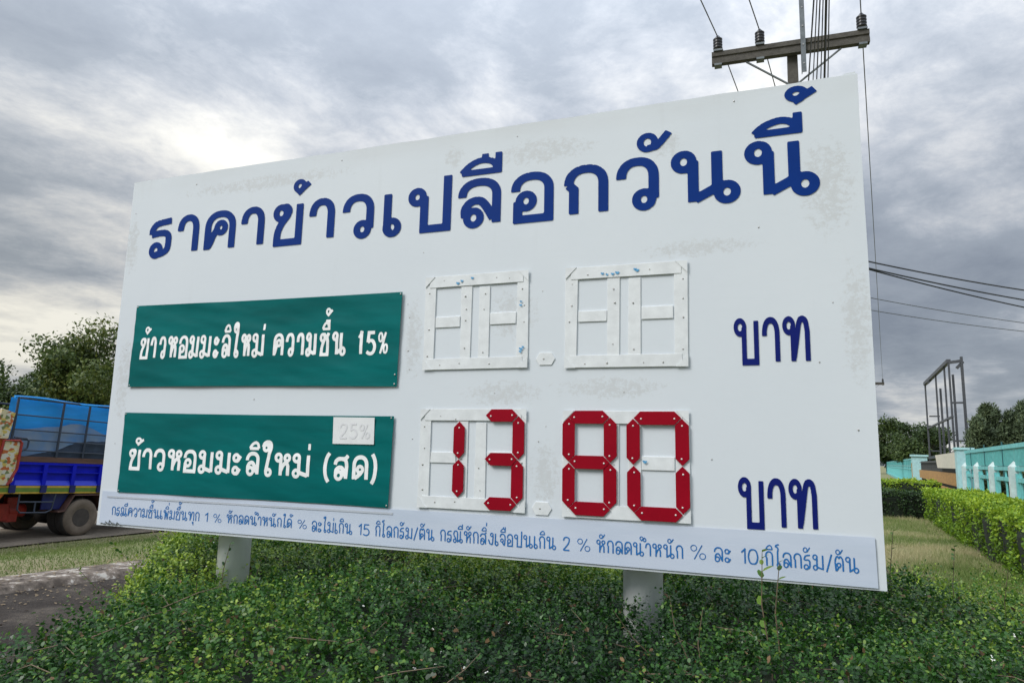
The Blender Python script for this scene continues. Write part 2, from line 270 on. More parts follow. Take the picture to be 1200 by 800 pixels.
# ---- Thai lettering from centre-line strokes
r_ = .125
def Cc(*p): return ('C', p)
def Ll(*p): return ('L', p)
def Oo(x, y, r=r_): return ('O', x, y, r)
def Aa(x0, y0, ys, x1, y1, top=1): return ('A', x0, y0, ys, x1, y1, top)     # stem, round arch, stem
def Ee(x, y, a, b): return ('E', x, y, a, b)
G = {
 'ร': (.47, [Cc((.13, .0), (.28, .02), (.41, .13), (.43, .35), (.42, .52), (.34, .61), (.18, .62), (.0, .59)), Cc((.0, .60), (.02, .74), (.10, .88), (.24, .93), (.47, .96)), Oo(.14, .125)]),
 'า': (.42, [Aa(0, .62, .66, .42, 0)]),
 'ค': (.62, [Aa(0, 0, .62, .62, 0), Oo(.33, .60, .11), Cc((.22, .55), (.15, .40), (.09, .22), (.03, .07))]),
 'ข': (.58, [Oo(.125, .80), Cc((.13, .93), (.25, .95), (.31, .86), (.28, .72), (.15, .52), (.07, .32), (.05, .1)), Ll((.05, .16), (.05, 0), (.58, 0), (.58, 1))]),
 'ช': (.60, [Oo(.125, .80), Cc((.13, .93), (.25, .95), (.31, .86), (.28, .72), (.15, .52), (.07, .32), (.05, .1)), Ll((.05, .16), (.05, 0), (.54, 0), (.54, .66)), Cc((.54, .6), (.5, .74), (.42, .80), (.5, .86), (.60, 1.02))]),
 'ว': (.56, [Aa(0, .64, .66, .56, .16), Oo(.395, .15, .125)]),
 'เ': (.26, [Ll((.0, 1), (.0, .15)), Cc((.0, .2), (.01, .06), (.06, .01), (.13, 0)), Oo(.13, .13, .13)]),
 'ป': (.72, [Oo(.125, .85), Ll((.27, .85), (.27, 0), (.72, 0), (.72, 1.33))]),
 'บ': (.72, [Oo(.125, .85), Ll((.27, .85), (.27, 0), (.72, 0), (.72, 1))]),
 'ล': (.62, [Aa(0, .66, .68, .61, 0), Oo(.21, .15, .13), Cc((.06, .17), (.06, .38), (.16, .53), (.31, .55), (.42, .42), (.56, .10))]),
 'ส': (.66, [Cc((.0, .62), (.04, .78), (.16, .88), (.34, .9), (.50, .86), (.58, .74), (.60, .55)), Cc((.44, .9), (.56, .94), (.66, 1.06)), Ll((.6, .58), (.58, 0)), Oo(.21, .14, .13), Cc((.07, .16), (.06, .36), (.16, .48), (.31, .5), (.42, .4), (.56, .12))]),
 'อ': (.54, [Aa(0, .66, .68, .54, .3), Ll((.54, .32), (.54, 0), (.04, 0), (.04, .42)), Oo(.175, .42, .125)]),
 'ก': (.54, [Ll((.08, 0), (.08, .55), (.0, .66)), Aa(0, .655, .665, .54, 0)]),
 'น': (.86, [Oo(.125, .85), Ll((.26, .85), (.26, 0)), Ll((.28, .045), (.62, .27)), Ll((.60, 1), (.60, .15)), Oo(.735, .14, .125)]),
 'ม': (.74, [Oo(.125, .85), Ll((.26, .85), (.26, .14)), Oo(.125, .13, .12), Ll((.26, .18), (.70, .04)), Ll((.72, 0), (.72, 1))]),
 'ห': (.74, [Oo(.125, .85), Ll((.26, .85), (.26, 0)), Cc((.28, .22), (.38, .46), (.50, .60), (.60, .68)), Oo(.60, .84, .11), Cc((.5, .60), (.62, .54), (.66, .4)), Ll((.66, .46), (.66, 0))]),
 'ะ': (.40, [Oo(.12, .76, .12), Cc((.13, .61), (.26, .64), (.40, .86)), Oo(.12, .14, .12), Cc((.13, -.01), (.26, .02), (.40, .24))]),
 'ใ': (.34, [Oo(.10, 1.30, .11), Cc((-.03, 1.32), (.02, 1.50), (.14, 1.58), (.26, 1.52), (.29, 1.3), (.24, 1.0)), Ll((.24, 1.05), (.14, .14)), Oo(.24, .12, .11)]),
 'ไ': (.34, [Cc((.0, 1.5), (.05, 1.36), (.14, 1.5), (.26, 1.5), (.22, 1.25), (.17, 1.0)), Ll((.17, 1.05), (.17, .14)), Oo(.24, .11, .1)]),
 'โ': (.36, [Cc((.3, 1.55), (.08, 1.5), (.02, 1.4), (.12, 1.36), (.22, 1.25), (.17, 1.0)), Ll((.17, 1.05), (.17, .14)), Oo(.24, .11, .1)]),
 'ด': (.58, [Aa(.0, .0, .62, .58, 0), Oo(.28, .44, .11), Cc((.36, .36), (.27, .22), (.05, .04))]),
 'ต': (.60, [Ll((.06, 0), (.0, .6)), Cc((.0, .58), (.03, .82), (.12, .98), (.21, 1), (.30, .9), (.39, 1), (.48, .97), (.57, .82), (.60, .58)), Ll((.60, .6), (.60, 0)), Oo(.28, .42, .11), Cc((.34, .33), (.24, .22), (.08, .0))]),
 'ท': (.80, [Oo(.125, .85), Ll((.27, .85), (.27, 0)), Cc((.29, .08), (.40, .5), (.50, .9), (.60, 1), (.74, .95), (.80, .7)), Ll((.80, .74), (.80, 0))]),
 'พ': (.68, [Oo(.11, .86, .11), Ll((.19, .88), (.22, .0), (.40, .72), (.58, .0), (.66, 1.0))]),
 'ณ': (.98, [Oo(.13, .12, .12), Cc((.24, .14), (.22, .35), (.06, .55), (.0, .72), (.06, .92), (.22, 1), (.38, .94), (.44, .76)), Ll((.44, .8), (.44, .0)), Ll((.46, .04), (.78, .27)), Ll((.76, 1), (.76, .12)), Oo(.85, .13, .12)]),
 'จ': (.54, [Cc((.0, .7), (.03, .86), (.12, .97), (.27, 1), (.43, .94), (.52, .8), (.54, .6), (.5, .2), (.46, 0)), Ll((.46, 0), (.2, .34)), Oo(.2, .44, .11)]),
 'ง': (.50, [Oo(.36, .87, .11), Cc((.46, .9), (.5, .7), (.47, .3), (.42, .0)), Ll((.42, 0), (.14, .1), (.0, .45))]),
 '0': (.5, [Cc((.25, 0), (.08, .1), (0, .5), (.08, .9), (.25, 1), (.42, .9), (.5, .5), (.42, .1), (.25, 0))]),
 '1': (.22, [Ll((.0, .76), (.2, 1.0), (.2, 0))]),
 '2': (.5, [Cc((.02, .72), (.08, .93), (.26, 1), (.44, .92), (.47, .72), (.34, .42), (.0, .0)), Ll((.02, 0), (.5, 0))]),
 '5': (.5, [Ll((.47, 1), (.1, 1), (.06, .54)), Cc((.06, .54), (.2, .63), (.38, .58), (.5, .33), (.42, .08), (.22, 0), (.0, .1))]),
 '%': (.80, [Ee(.16, .77, .16, .2), Ee(.64, .23, .16, .2), Ll((.62, 1.0), (.18, .0))]),
 '/': (.42, [Ll((.0, -.12), (.42, 1.12))]),
 '(': (.2, [Cc((.2, 1.15), (.06, .9), (.0, .5), (.06, .08), (.2, -.18))]),
 ')': (.2, [Cc((.0, 1.15), (.14, .9), (.2, .5), (.14, .08), (.0, -.18))]),
 # marks: x 0..gw, y 0..1 of their own box (gw, gh)
 'ิ': (.52, .26, [Cc((.0, .0), (.12, .17), (.3, .26), (.44, .2), (.52, .0)), Ll((.0, .0), (.52, .0))]),
 'ี': (.52, .40, [Cc((.0, .0), (.12, .17), (.3, .26), (.44, .2), (.52, .0)), Ll((.0, .0), (.52, .0), (.52, .40))]),
 'ื': (.52, .40, [Cc((.0, .0), (.12, .17), (.28, .26), (.44, .2), (.52, .0)), Ll((.0, .0), (.52, .0), (.52, .40)), Ll((.33, .2), (.33, .40))]),
 'ึ': (.54, .36, [Cc((.0, .0), (.12, .17), (.28, .26), (.4, .2), (.5, .0)), Ll((.0, .0), (.5, .0)), Oo(.46, .26, .08)]),
 'ั': (.48, .30, [Oo(.11, .13, .11), Cc((.1, .01), (.24, .02), (.34, .12), (.48, .30))]),
 '้': (.46, .34, [Ee(.14, .21, .14, .13), Cc((.28, .2), (.2, .08), (.08, .0)), Ll((.08, .01), (.46, .28))]),
 '่': (.0, .30, [Ll((.0, .0), (.0, .30))]),
 'ุ': (.14, .34, [Oo(.07, .27, .065), Ll((.14, .30), (.14, .0))]),
 'ํ': (.2, .2, [Oo(.1, .1, .1)]),
}
RK = 1.3
def seg_list(strokes, X, Y, rx, ry):
    out = []
    for s in strokes:
        if s[0] == 'O':
            n = 20; P = [(X(s[1])+s[3]*RK*min(rx, ry)*math.cos(2*math.pi*i/n), Y(s[2])+s[3]*RK*min(ry, rx*1.9)*math.sin(2*math.pi*i/n)) for i in range(n+1)]; out.append((P, True))
        elif s[0] == 'E':
            n = 22; out.append(([(X(s[1])+s[3]*rx*math.cos(2*math.pi*i/n), Y(s[2])+s[4]*ry*math.sin(2*math.pi*i/n)) for i in range(n+1)], True))
        elif s[0] == 'A':
            _, x0, y0, ys, x1, y1, top = s; n = 20; P = [(X(x0), Y(y0))] if abs(ys-y0) > .01 else []; cx = (x0+x1)/2; ax = (x1-x0)/2
            for i in range(n+1):
                a = math.pi*(1-i/n); c, q = math.cos(a), math.sin(a); P.append((X(cx+ax*math.copysign(abs(c)**.86, c)), Y(ys+(top-ys)*q**.92)))
            P.append((X(x1), Y(y1))); out.append((P, False))
        elif s[0] == 'L': out.append(([(X(a), Y(b)) for a, b in s[1]], False))
        else:
            q = s[1]; P = []; q = [q[0]]+list(q)+[q[-1]]
            for i in range(1, len(q)-2):
                for k in range(7):
                    t = k/7; a, b, c, d = q[i-1], q[i], q[i+1], q[i+2]
                    P.append(tuple(.5*((2*b[j])+(-a[j]+c[j])*t+(2*a[j]-5*b[j]+4*c[j]-d[j])*t*t+(-a[j]+3*b[j]-3*c[j]+d[j])*t**3) for j in (0, 1)))
            P.append(q[-1]); out.append(([(X(a), Y(b)) for a, b in P], False))
    return out
def raster(mb, paths, w, cell, y, kx=1):
    if kx != 1: paths = [([(a*kx, b) for a, b in P], c) for P, c in paths]
    """signed distance of thick strokes on a grid, contoured into faces"""
    xs = [p[0] for P, _ in paths for p in P]; ys = [p[1] for P, _ in paths for p in P]; m = w+2*cell
    gx = np.arange(min(xs)-m, max(xs)+m+cell, cell); gy = np.arange(min(ys)-m, max(ys)+m+cell, cell); PX, PY = np.meshgrid(gx, gy); F = np.full(PX.shape, 1e3)
    for P, closed in paths:
        n = len(P)-1; wf = w; w = wf*(.86 if closed else 1)
        D = []
        for i in range(n):
            dx, dy = P[i+1][0]-P[i][0], P[i+1][1]-P[i][1]; l = math.hypot(dx, dy); D.append((dx/max(l, 1e-9), dy/max(l, 1e-9), l))
        def ext(i, j):
            c = D[i][0]*D[j][0]+D[i][1]*D[j][1]; a = math.acos(max(-1, min(1, c))); return w*math.tan(min(a, 1.75)/2)
        for i in range(n):
            ux, uy, l = D[i]
            if l < 1e-7: continue
            e0 = ext(i-1, i) if (i > 0 or closed) else 0; e1 = ext(i, (i+1) % n) if (i < n-1 or closed) else 0
            rx, ry = PX-P[i][0], PY-P[i][1]; t = rx*ux+ry*uy; pr = np.abs(rx*uy-ry*ux)
            F = np.minimum(F, np.maximum(pr-w, np.maximum(-t-e0, t-l-e1)))
        w = wf
    gx0 = gx; gx = gx/kx; ins = F < 0; ny, nx = F.shape; any_ = ins[:-1, :-1] | ins[1:, :-1] | ins[:-1, 1:] | ins[1:, 1:]
    for j, i in zip(*np.nonzero(any_)):
        c = ((i, j), (i+1, j), (i+1, j+1), (i, j+1)); pts = []
        for k in range(4):
            a = c[k]; b = c[(k+1) % 4]; fa = F[a[1], a[0]]; fb = F[b[1], b[0]]
            if fa < 0: pts.append((gx[a[0]], gy[a[1]]))
            if (fa < 0) != (fb < 0):
                t = fa/(fa-fb); pts.append((gx[a[0]]+(gx[b[0]]-gx[a[0]])*t, gy[a[1]]+(gy[b[1]]-gy[a[1]])*t))
        if len(pts) > 2: n0 = len(mb.v); mb.v += [(float(p[0]), y, float(p[1])) for p in pts]; mb.f.append(tuple(range(n0, n0+len(pts))))
MARKS = 'ิีืึัุ้่ํ'
def glyph_box(mb, ch, u0, u1, v0, v1, w, cell, y, kx=1):
    wx = w/kx
    g = G[ch]; gw = g[0]; gh = 1 if len(g) == 2 else g[1]; st = g[-1]
    sx = (u1-u0-2*wx)/max(gw, 1e-6) if gw else 1; sy = (v1-v0-2*w)/gh; rr = (sx, sy)
    raster(mb, seg_list(st, lambda a: u0+wx+a*sx, lambda b: v0+w+b*sy, *rr), w, cell, y, kx)
def text(mb, s, u0, u1, v0, v1, w, cell, y, gap=None, v0b=None, boxes=None):
    """lay a word between u0 and u1; v0b lets the base line drift to the right end"""
    base = [c for c in s if c not in MARKS and c != ' ']; h = v1-v0; sy = h-2*w; gap = gap if gap is not None else w*.9
    if boxes is None:
        tot = sum(G['า'][0] if c == 'ำ' else G[c][0] for c in base); nsp = s.count(' ')
        sx = (u1-u0-2*w*len(base)-gap*(len(base)-1)-nsp*h*.3)/tot
    x = u0; lvl = 0; k = 0; dv = (v0b-v0) if v0b is not None else 0
    for c in s:
        if c == ' ': x += h*.3; continue
        yb = v0+w+dv*(x-u0)/max(u1-u0, 1e-6)
        if c in MARKS:
            g = G[c]; mh = g[1]; ms = sy*1.1
            if c == 'ุ': yy = yb-.12*sy-w-mh*sy; X0 = lastr-w-g[0]*sx
            else:
                yy = yb+sy*(1.0 if not lvl else 1)+2*w+.06*sy+lvl; X0 = lastr-w-g[0]*sx
                if c in '้่': ms = sy*1.0; X0 = lastr-w-g[0]*sx*.6
                lvl += mh*ms+2*w+.02*sy
                if c in '้่' and False: pass
            raster(mb, seg_list(g[2], lambda a: X0+a*sx, lambda b: yy+b*ms, sx*1.05, ms), w*.78, cell, y); continue
        cc = 'า' if c == 'ำ' else c; g = G[cc]
        if boxes is not None:
            bx = boxes[k]; k += 1; xx0, xx1 = bx; sx = (xx1-xx0-2*w)/g[0]
            x = xx0
        X0 = x+w
        if c == 'ำ':
            raster(mb, seg_list(G['ํ'][2], lambda a: X0+(a-.22)*sx, lambda b: yb+sy*1.06+2*w+b*sy, sx, sy), w*.9, cell, y)
        raster(mb, seg_list(g[1], lambda a: X0+a*sx, lambda b: yb+b*sy, sx, sy), w*(.68 if c == '%' else 1), cell, y)
        x = X0+g[0]*sx+w; lastr = x; x += gap
        if c in 'ปฝฟ': lastr -= .3*sx
        lvl = 0

def board_mat():
    m = bpy.data.materials.new('weathered_white_board'); m.use_nodes = True; nt = m.node_tree; N = nt.nodes; L = nt.links; p = N['Principled BSDF']; p.inputs['Roughness'].default_value = .6; p.inputs['Specular IOR Level'].default_value = .25
    tc = N.new('ShaderNodeTexCoord')
    def noise(scale, d, ro, stretch=(1, 1, 1), loc=(0, 0, 0), dist=0):
        mp = N.new('ShaderNodeMapping'); mp.inputs['Scale'].default_value = stretch; mp.inputs['Location'].default_value = loc; L.new(tc.outputs['Object'], mp.inputs[0])
        n = N.new('ShaderNodeTexNoise'); n.inputs['Scale'].default_value = scale; n.inputs['Detail'].default_value = d; n.inputs['Roughness'].default_value = ro; n.inputs['Distortion'].default_value = dist; L.new(mp.outputs[0], n.inputs[0]); return n.outputs[0]
    def M(op, a, b=None, c=None, clamp=False):
        n = N.new('ShaderNodeMath'); n.operation = op; n.use_clamp = clamp
        for i, v in enumerate((a, b, c)):
            if v is None: continue
            if isinstance(v, (int, float)): n.inputs[i].default_value = v
            else: L.new(v, n.inputs[i])
        return n.outputs[0]
    def mix(f, a, b):
        n = N.new('ShaderNodeMix'); n.data_type = 'RGBA'
        if isinstance(f, float): n.inputs[0].default_value = f
        else: L.new(f, n.inputs[0])
        for i, v in ((6, a), (7, b)):
            if isinstance(v, tuple): n.inputs[i].default_value = (*v, 1)
            else: L.new(v, n.inputs[i])
        return n.outputs[2]
    sep = N.new('ShaderNodeSeparateXYZ'); L.new(tc.outputs['Object'], sep.inputs[0])
    base = mix(noise(1.3, 5, .6), (.64, .69, .73), (.715, .76, .79))
    base = mix(M('MULTIPLY', M('MULTIPLY_ADD', noise(9, 6, .7, (.25, 1, 3)), 4, -2.1, True), .12), base, (.62, .65, .66))     # faint brush / run marks
    def spot(cx, cz, rx, rz):
        a = M('DIVIDE', M('SUBTRACT', sep.outputs[0], cx), rx); b = M('DIVIDE', M('SUBTRACT', sep.outputs[2], cz), rz)
        return M('SUBTRACT', 1, M('ADD', M('MULTIPLY', a, a), M('MULTIPLY', b, b)), None, True)
    patch = None
    for c in ((4.62, 1.88, .22, .42), (3.15, 2.26, .55, .13), (4.72, 1.2, .12, .5), (3.85, 2.2, .14, .12), (.05, 1.95, .12, .35), (1.2, 2.3, 1.2, .09), (2.6, 2.3, .12, .12), (2.95, .88, .4, .12), (3.55, .9, .5, .1), (3.2, .45, .15, .3), (.1, 1.0, .12, .5), (3.0, 1.32, .25, .25), (4.0, 1.62, .5, .08), (2.38, 1.2, .1, .4)):
        s = spot(*c); patch = s if patch is None else M('MAXIMUM', patch, s)
    f = M('MULTIPLY', M('MULTIPLY_ADD', M('MULTIPLY', noise(24, 12, .82, (1, 1, 1.2), (0, 0, 0), .2), M('MULTIPLY_ADD', patch, .75, .62)), 9, -5.2, True), .36)
    base = mix(f, base, (.47, .465, .44))
    sp = M('MULTIPLY', M('MULTIPLY_ADD', noise(26, 6, .7), 14, -9.5, True), .6); base = mix(sp, base, (.38, .37, .35))
    dr = M('MULTIPLY', M('MULTIPLY_ADD', noise(5, 5, .6, (2.6, 1, .22)), 5, -3.0, True), M('MULTIPLY_ADD', sep.outputs[2], .28, -.05, True)); base = mix(M('MULTIPLY', dr, .35), base, (.50, .52, .52))   # rain streaks under the top edge
    ed = M('MULTIPLY', M('MULTIPLY_ADD', M('SUBTRACT', sep.outputs[2], 2.30), 7, 0, True), M('MULTIPLY_ADD', noise(3, 6, .6, (.4, 1, 1)), 2, -.6, True)); base = mix(M('MULTIPLY', ed, .45), base, (.50, .50, .47))
    L.new(base, p.inputs['Base Color'])
    b = N.new('ShaderNodeBump'); b.inputs['Strength'].default_value = .06; b.inputs['Distance'].default_value = .01; L.new(noise(18, 8, .7, (1, 1, 1.3)), b.inputs['Height']); L.new(b.outputs[0], p.inputs['Normal']); return m
M_board = board_mat()
M_white = mat('white_sheet', (.74, .77, .775), .5, var=.07, vscale=9)
M_rim = mat('raw_edge', (.55, .56, .55), .7, var=.2)
_r = random.Random(3); outl = [(0, 0), (BW, 0)]+[(BW+_r.uniform(-.002, .002), .3*k) for k in range(1, 8)]+[(BW, BH)]+[(BW-.16*k, BH+_r.uniform(-.003, .003)) for k in range(1, 30)]+[(0, BH)]+[(_r.uniform(-.002, .002), BH-.3*k) for k in range(1, 8)]
panel = MB().plate(outl, 0, .02).build('panel', M_board, bb)
MB().plate([(4.70, BH-.004), (4.775, BH-.004), (4.77, BH+.014), (4.72, BH+.010)], .003, .017).build('edge_splinter', M_board, bb)
fr = MB()
for x in (.04, 1.0, 2.45, 3.675, 4.72): fr.box(x-.02, x+.02, .022, .062, .02, 2.41)
for z in (.03, 1.2, 2.40): fr.box(.02, 4.76, .064, .104, z-.02, z+.02)
fr.build('back_frame', mat('painted_steel', (.5, .52, .53), .5, var=.2), bb)
M_post = mat('white_post_paint', (.84, .86, .85), .5, var=.16, vscale=4, bump=.1, stretch=(1, 1, .4))
for x in (1.0, 3.675):
    P = MB().lathe([(.102, -1.2), (.102, 2.2), (.09, 2.22)], (x, .215, 0), n=32).build('post', M_post, bb, True)
M_blue = mat('headline_blue', (.004, .034, .205), .5, spec=.08, var=.12, vscale=3); M_navy = mat('navy_vinyl', (.004, .012, .15), .5, spec=.15, var=.1)
def lettering(name, m, parent, fn, cloth=None):
    mb = MB(); fn(mb)
    if cloth:
        V = np.array(mb.v); V[:, 1] = -.004-.0014-cloth_y(V[:, 0], V[:, 2], *cloth); mb.v = V.tolist()
    return mb.build(name, m, parent)
TITLE = [('ร', .201, .433, 1.85, 2.147), ('า', .470, .664, 1.852, 2.142), ('ค', .717, .983, 1.848, 2.142), ('า', 1.028, 1.223, 1.85, 2.14), ('ข', 1.288, 1.529, 1.845, 2.145),
 ('้', 1.435, 1.586, 2.173, 2.293), ('า', 1.578, 1.774, 1.848, 2.14), ('ว', 1.832, 2.062, 1.842, 2.137), ('เ', 2.131, 2.256, 1.84, 2.135), ('ป', 2.293, 2.592, 1.84, 2.129),
 ('ล', 2.635, 2.912, 1.84, 2.142), ('ื', 2.632, 2.910, 2.162, 2.308), ('อ', 2.970, 3.226, 1.84, 2.14), ('ก', 3.286, 3.537, 1.84, 2.143), ('ว', 3.580, 3.810, 1.845, 2.147), ('ั', 3.695, 3.887, 2.171, 2.290),
 ('น', 3.867, 4.226, 1.842, 2.152), ('น', 4.237, 4.594, 1.842, 2.154), ('ี', 4.272, 4.521, 2.170, 2.300), ('้', 4.440, 4.605, 2.318, 2.425)]
def title(mb):
    for ch, a, b, c, d in TITLE:
        w = .0238
        glyph_box(mb, ch, a, b, c, d, w if ch not in MARKS else .0185, .006, -.003, .86)
lettering('headline_lettering', M_blue, bb, title)
def baht(v0, v1):
    def f(mb):
        for ch, a, b in (('บ', 4.171, 4.283), ('า', 4.299, 4.379), ('ท', 4.395, 4.513)): glyph_box(mb, ch, a, b, v0, v1, .0160, .0035, -.003, 1.45)
    return f
lettering('currency_word', M_navy, bb, baht(1.007, 1.242)); lettering('currency_word', M_navy, bb, baht(.231, .471))

# ---- green banners: wrinkled vinyl pinned at the corners
def green():
    m = mat('green_vinyl', (.0, .135, .132), .5, spec=.1, var=.22, vscale=2.2, stretch=(.5, 1, 3)); return m
M_green = green(); M_screw = mat('screw_steel', (.45, .44, .42), .4, metal=.7, var=.2); M_letter = mat('white_print', (.90, .91, .90), .5, spec=.25)
def cloth_y(u, v, seed, amp):
    e = (.2+fbm(np.asarray(u)*1.6+seed, np.asarray(v)*9.+np.asarray(u)*2, seed, 3))*amp; return e
def cloth_sheet(name, c, y, m, parent, seed, amp=.013, nu=110, nv=34):
    """c: corners bl, br, tr, tl in board coordinates, bulging off the board"""
    vs = []
    for j in range(nv+1):
        for i in range(nu+1):
            s, t = i/nu, j/nv; u = (c[0][0]*(1-s)+c[1][0]*s)*(1-t)+(c[3][0]*(1-s)+c[2][0]*s)*t; v = (c[0][1]*(1-s)+c[1][1]*s)*(1-t)+(c[3][1]*(1-s)+c[2][1]*s)*t
            e = min(s, 1-s, 1)*6; f = min(t, 1-t)*4; env = 1
            dy = float(cloth_y(u, v, seed, amp)); sag = .004*math.sin(math.pi*s)*(1 if t < .5 else -1)*abs(2*t-1)**2
            vs.append((u, -y-dy, v+sag))
    vsn = len(vs); fs = [(j*(nu+1)+i, j*(nu+1)+i+1, (j+1)*(nu+1)+i+1, (j+1)*(nu+1)+i) for j in range(nv) for i in range(nu)]
    k = nu+1; edge = [i for i in range(nu+1)]+[j*k+nu for j in range(1, nv+1)]+[nv*k+i for i in range(nu-1, -1, -1)]+[j*k for j in range(nv-1, 0, -1)]
    f0 = [vs[i] for i in edge]; vs += f0+[(a, min(b+.002, -.0005), d) for a, b, d in f0]; ne = len(edge)       # hemmed edge
    fs += [(vsn+i, vsn+ne+i, vsn+ne+(i+1) % ne, vsn+(i+1) % ne) for i in range(ne)]
    return MB().add(vs, fs).build(name, m, parent, True)
b1 = cloth_sheet('banner', ((.168, .938), (2.286, .921), (2.297, 1.484), (.172, 1.508)), .004, M_green, bb, 3)
b2 = cloth_sheet('banner', ((.173, .226), (2.270, .229), (2.279, .748), (.172, .761)), .004, M_green, bb, 8)
b1['label'] = 'upper green vinyl banner with white Thai words and 15%'; b2['label'] = 'lower green vinyl banner with white Thai words and a pasted patch'
def t1(mb):
    y = -.0135; w = .0104; c = .0032
    bx = [(.246, .324), (.339, .394), (.418, .482), (.500, .586), (.597, .677), (.687, .771), (.781, .874), (.895, .944), (.961, 1.038), (1.056, 1.106), (1.124, 1.204), (1.214, 1.310)]
    text(mb, 'ข้าวหอมมะลิใหม่', .246, 1.31, 1.126, 1.284, w, c, y, boxes=bx, v0b=1.115)
    bx = [(1.381, 1.462), (1.475, 1.542), (1.558, 1.616), (1.628, 1.708), (1.730, 1.804), (1.821, 1.919)]
    text(mb, 'ความชื้น', 1.381, 1.919, 1.115, 1.267, w, c, y, boxes=bx, v0b=1.110)
    text(mb, '15%', 2.005, 2.219, 1.108, 1.257, w, c, y, boxes=[(2.005, 2.041), (2.060, 2.136), (2.142, 2.222)], v0b=1.106)
def t2(mb):
    y = -.0135; w = .0120; c = .0032
    bx = [(.251, .355), (.372, .461), (.474, .575), (.596, .720), (.731, .840), (.858, .979), (.995, 1.117), (1.132, 1.205), (1.236, 1.343), (1.356, 1.444), (1.457, 1.582), (1.591, 1.721)]
    text(mb, 'ข้าวหอมมะลิใหม่', .251, 1.721, .375, .525, w, c, y, boxes=bx, v0b=.371)
    text(mb, '(สด)', 1.817, 2.188, .369, .520, w, c, y, boxes=[(1.817, 1.869), (1.887, 1.999), (2.019, 2.128), (2.140, 2.188)])
lettering('lettering', M_letter, b1, t1, (3, .013)); lettering('lettering', M_letter, b2, t2, (8, .013))
pt = MB().plate([(1.875, .582), (2.158, .583), (2.154, .739), (1.870, .740)], -.0200, -.0175).build('patch', mat('patch_white', (.78, .79, .79), .6, var=.06), b2)
def t25(mb):
    glyph_box(mb, '2', 1.915, 1.975, .612, .705, .0055, .003, -.0212); glyph_box(mb, '5', 1.985, 2.043, .612, .705, .0055, .003, -.0212); glyph_box(mb, '%', 2.055, 2.130, .612, .705, .005, .003, -.0212)
lettering('faded_number', mat('faded_print', (.71, .715, .73), .6), b2, t25)
# ---- bottom strip
M_strip = mat('strip_vinyl', (.60, .66, .76), .45, spec=.3, col2=(.53, .60, .71), vscale=2.2, stretch=(.5, 1, 3))
st = cloth_sheet('banner', ((.03, .016), (4.745, .010), (4.742, .226), (.03, .228)), .004, M_strip, bb, 21, .004, 160, 8); st['label'] = 'long pale strip banner of small blue Thai text along the bottom edge'
edge = MB().plate([(.08, .188), (2.3, .193), (2.3, .205), (.08, .20)], -.0095, -.0085).build('taped_fold', mat('tape', (.50, .54, .60), .5), st)
M_sb = mat('strip_blue', (.010, .15, .44), .5, var=.1)
def t3(mb):
    y = -.0105; w = .0034; c = .0018
    def T(s, a, b, v0, v1, v0b): text(mb, s, a, b, v0, v1, w, c, y, gap=.007, v0b=v0b)
    T('กรณีความชื้นเพิ่มขึ้นทุก', .136, .897, .071, .131, .073); T('1', .940, .968, .073, .132, .073); T('%', 1.008, 1.077, .073, .132, .073)
    T('หักลดน้ำหนักได้', 1.116, 1.612, .075, .133, .075); T('%', 1.651, 1.721, .075, .133, .075); T('ละไม่เกิน', 1.754, 2.036, .066, .130, .065)
    T('15', 2.076, 2.153, .065, .131, .065); T('กิโลกรัม/ตัน', 2.189, 2.566, .065, .130, .065); T('กรณีหักสิ่งเจือปนเกิน', 2.601, 3.266, .066, .132, .068)
    T('2', 3.302, 3.342, .068, .139, .068); T('%', 3.378, 3.449, .069, .138, .069); T('หักลดน้ำหนัก', 3.480, 3.908, .070, .136, .070); T('%', 3.941, 4.016, .072, .146, .072)
    T('ละ', 4.051, 4.130, .071, .140, .071); T('10', 4.172, 4.251, .070, .142, .070); T('กิโลกรัม/ตัน', 4.280, 4.671, .068, .138, .067)
lettering('small_lettering', M_sb, st, t3, (21, .004))
tn = MB()
for k in range(5): x = .06+.035*k; tn.tube([(x, -.012, .012+.012*(k % 2)), (x+.02, -.03, .02+.01*((k*7) % 3)), (x+.045, -.016, .008)], .0035, 5)
tn.build('torn_corner', mat('grime', (.16, .17, .16), .8), st)
# ---- nails and screws on the board
scr = MB().lathe([(.0055, 0), (.0055, -.002), (.003, -.0035)], (0, 0, 0), 'y', 10).mesh('screw', True); scr.materials.append(M_screw)
def screw(u, v, y, parent, s=1.0, name='screw'):
    o = bpy.data.objects.new(name, scr); COL.objects.link(o); o.parent = parent; o.location = (u, -y, v); o.scale = (s, s, s); return o
for u, v in ((.183, 1.497), (2.287, 1.472), (.18, .948), (2.27, .935), (2.272, .99)): screw(u, v, .004+float(cloth_y(u, v, 3, .013)), b1)
for u, v in ((.183, .750), (2.262, .737), (.183, .236), (2.26, .24)): screw(u, v, .004+float(cloth_y(u, v, 8, .013)), b2)
for u, v in ((2.345, 1.33), (2.36, 1.02), (2.345, 1.13), (2.33, 1.41), (4.55, 1.016), (2.40, .62), (3.17, 1.44), (3.16, .62), (3.20, .70), (4.05, .55), (4.62, 1.3), (.10, 1.2), (.09, .55), (1.25, .85), (2.9, .88), (3.62, .88), (4.3, 1.7), (.6, 2.36), (1.8, 2.38), (3.0, 2.37), (4.2, 2.39), (2.42, 1.72), (4.70, .7), (.05, 2.2)): screw(u, v, 0, bb, random.uniform(.55, .85))

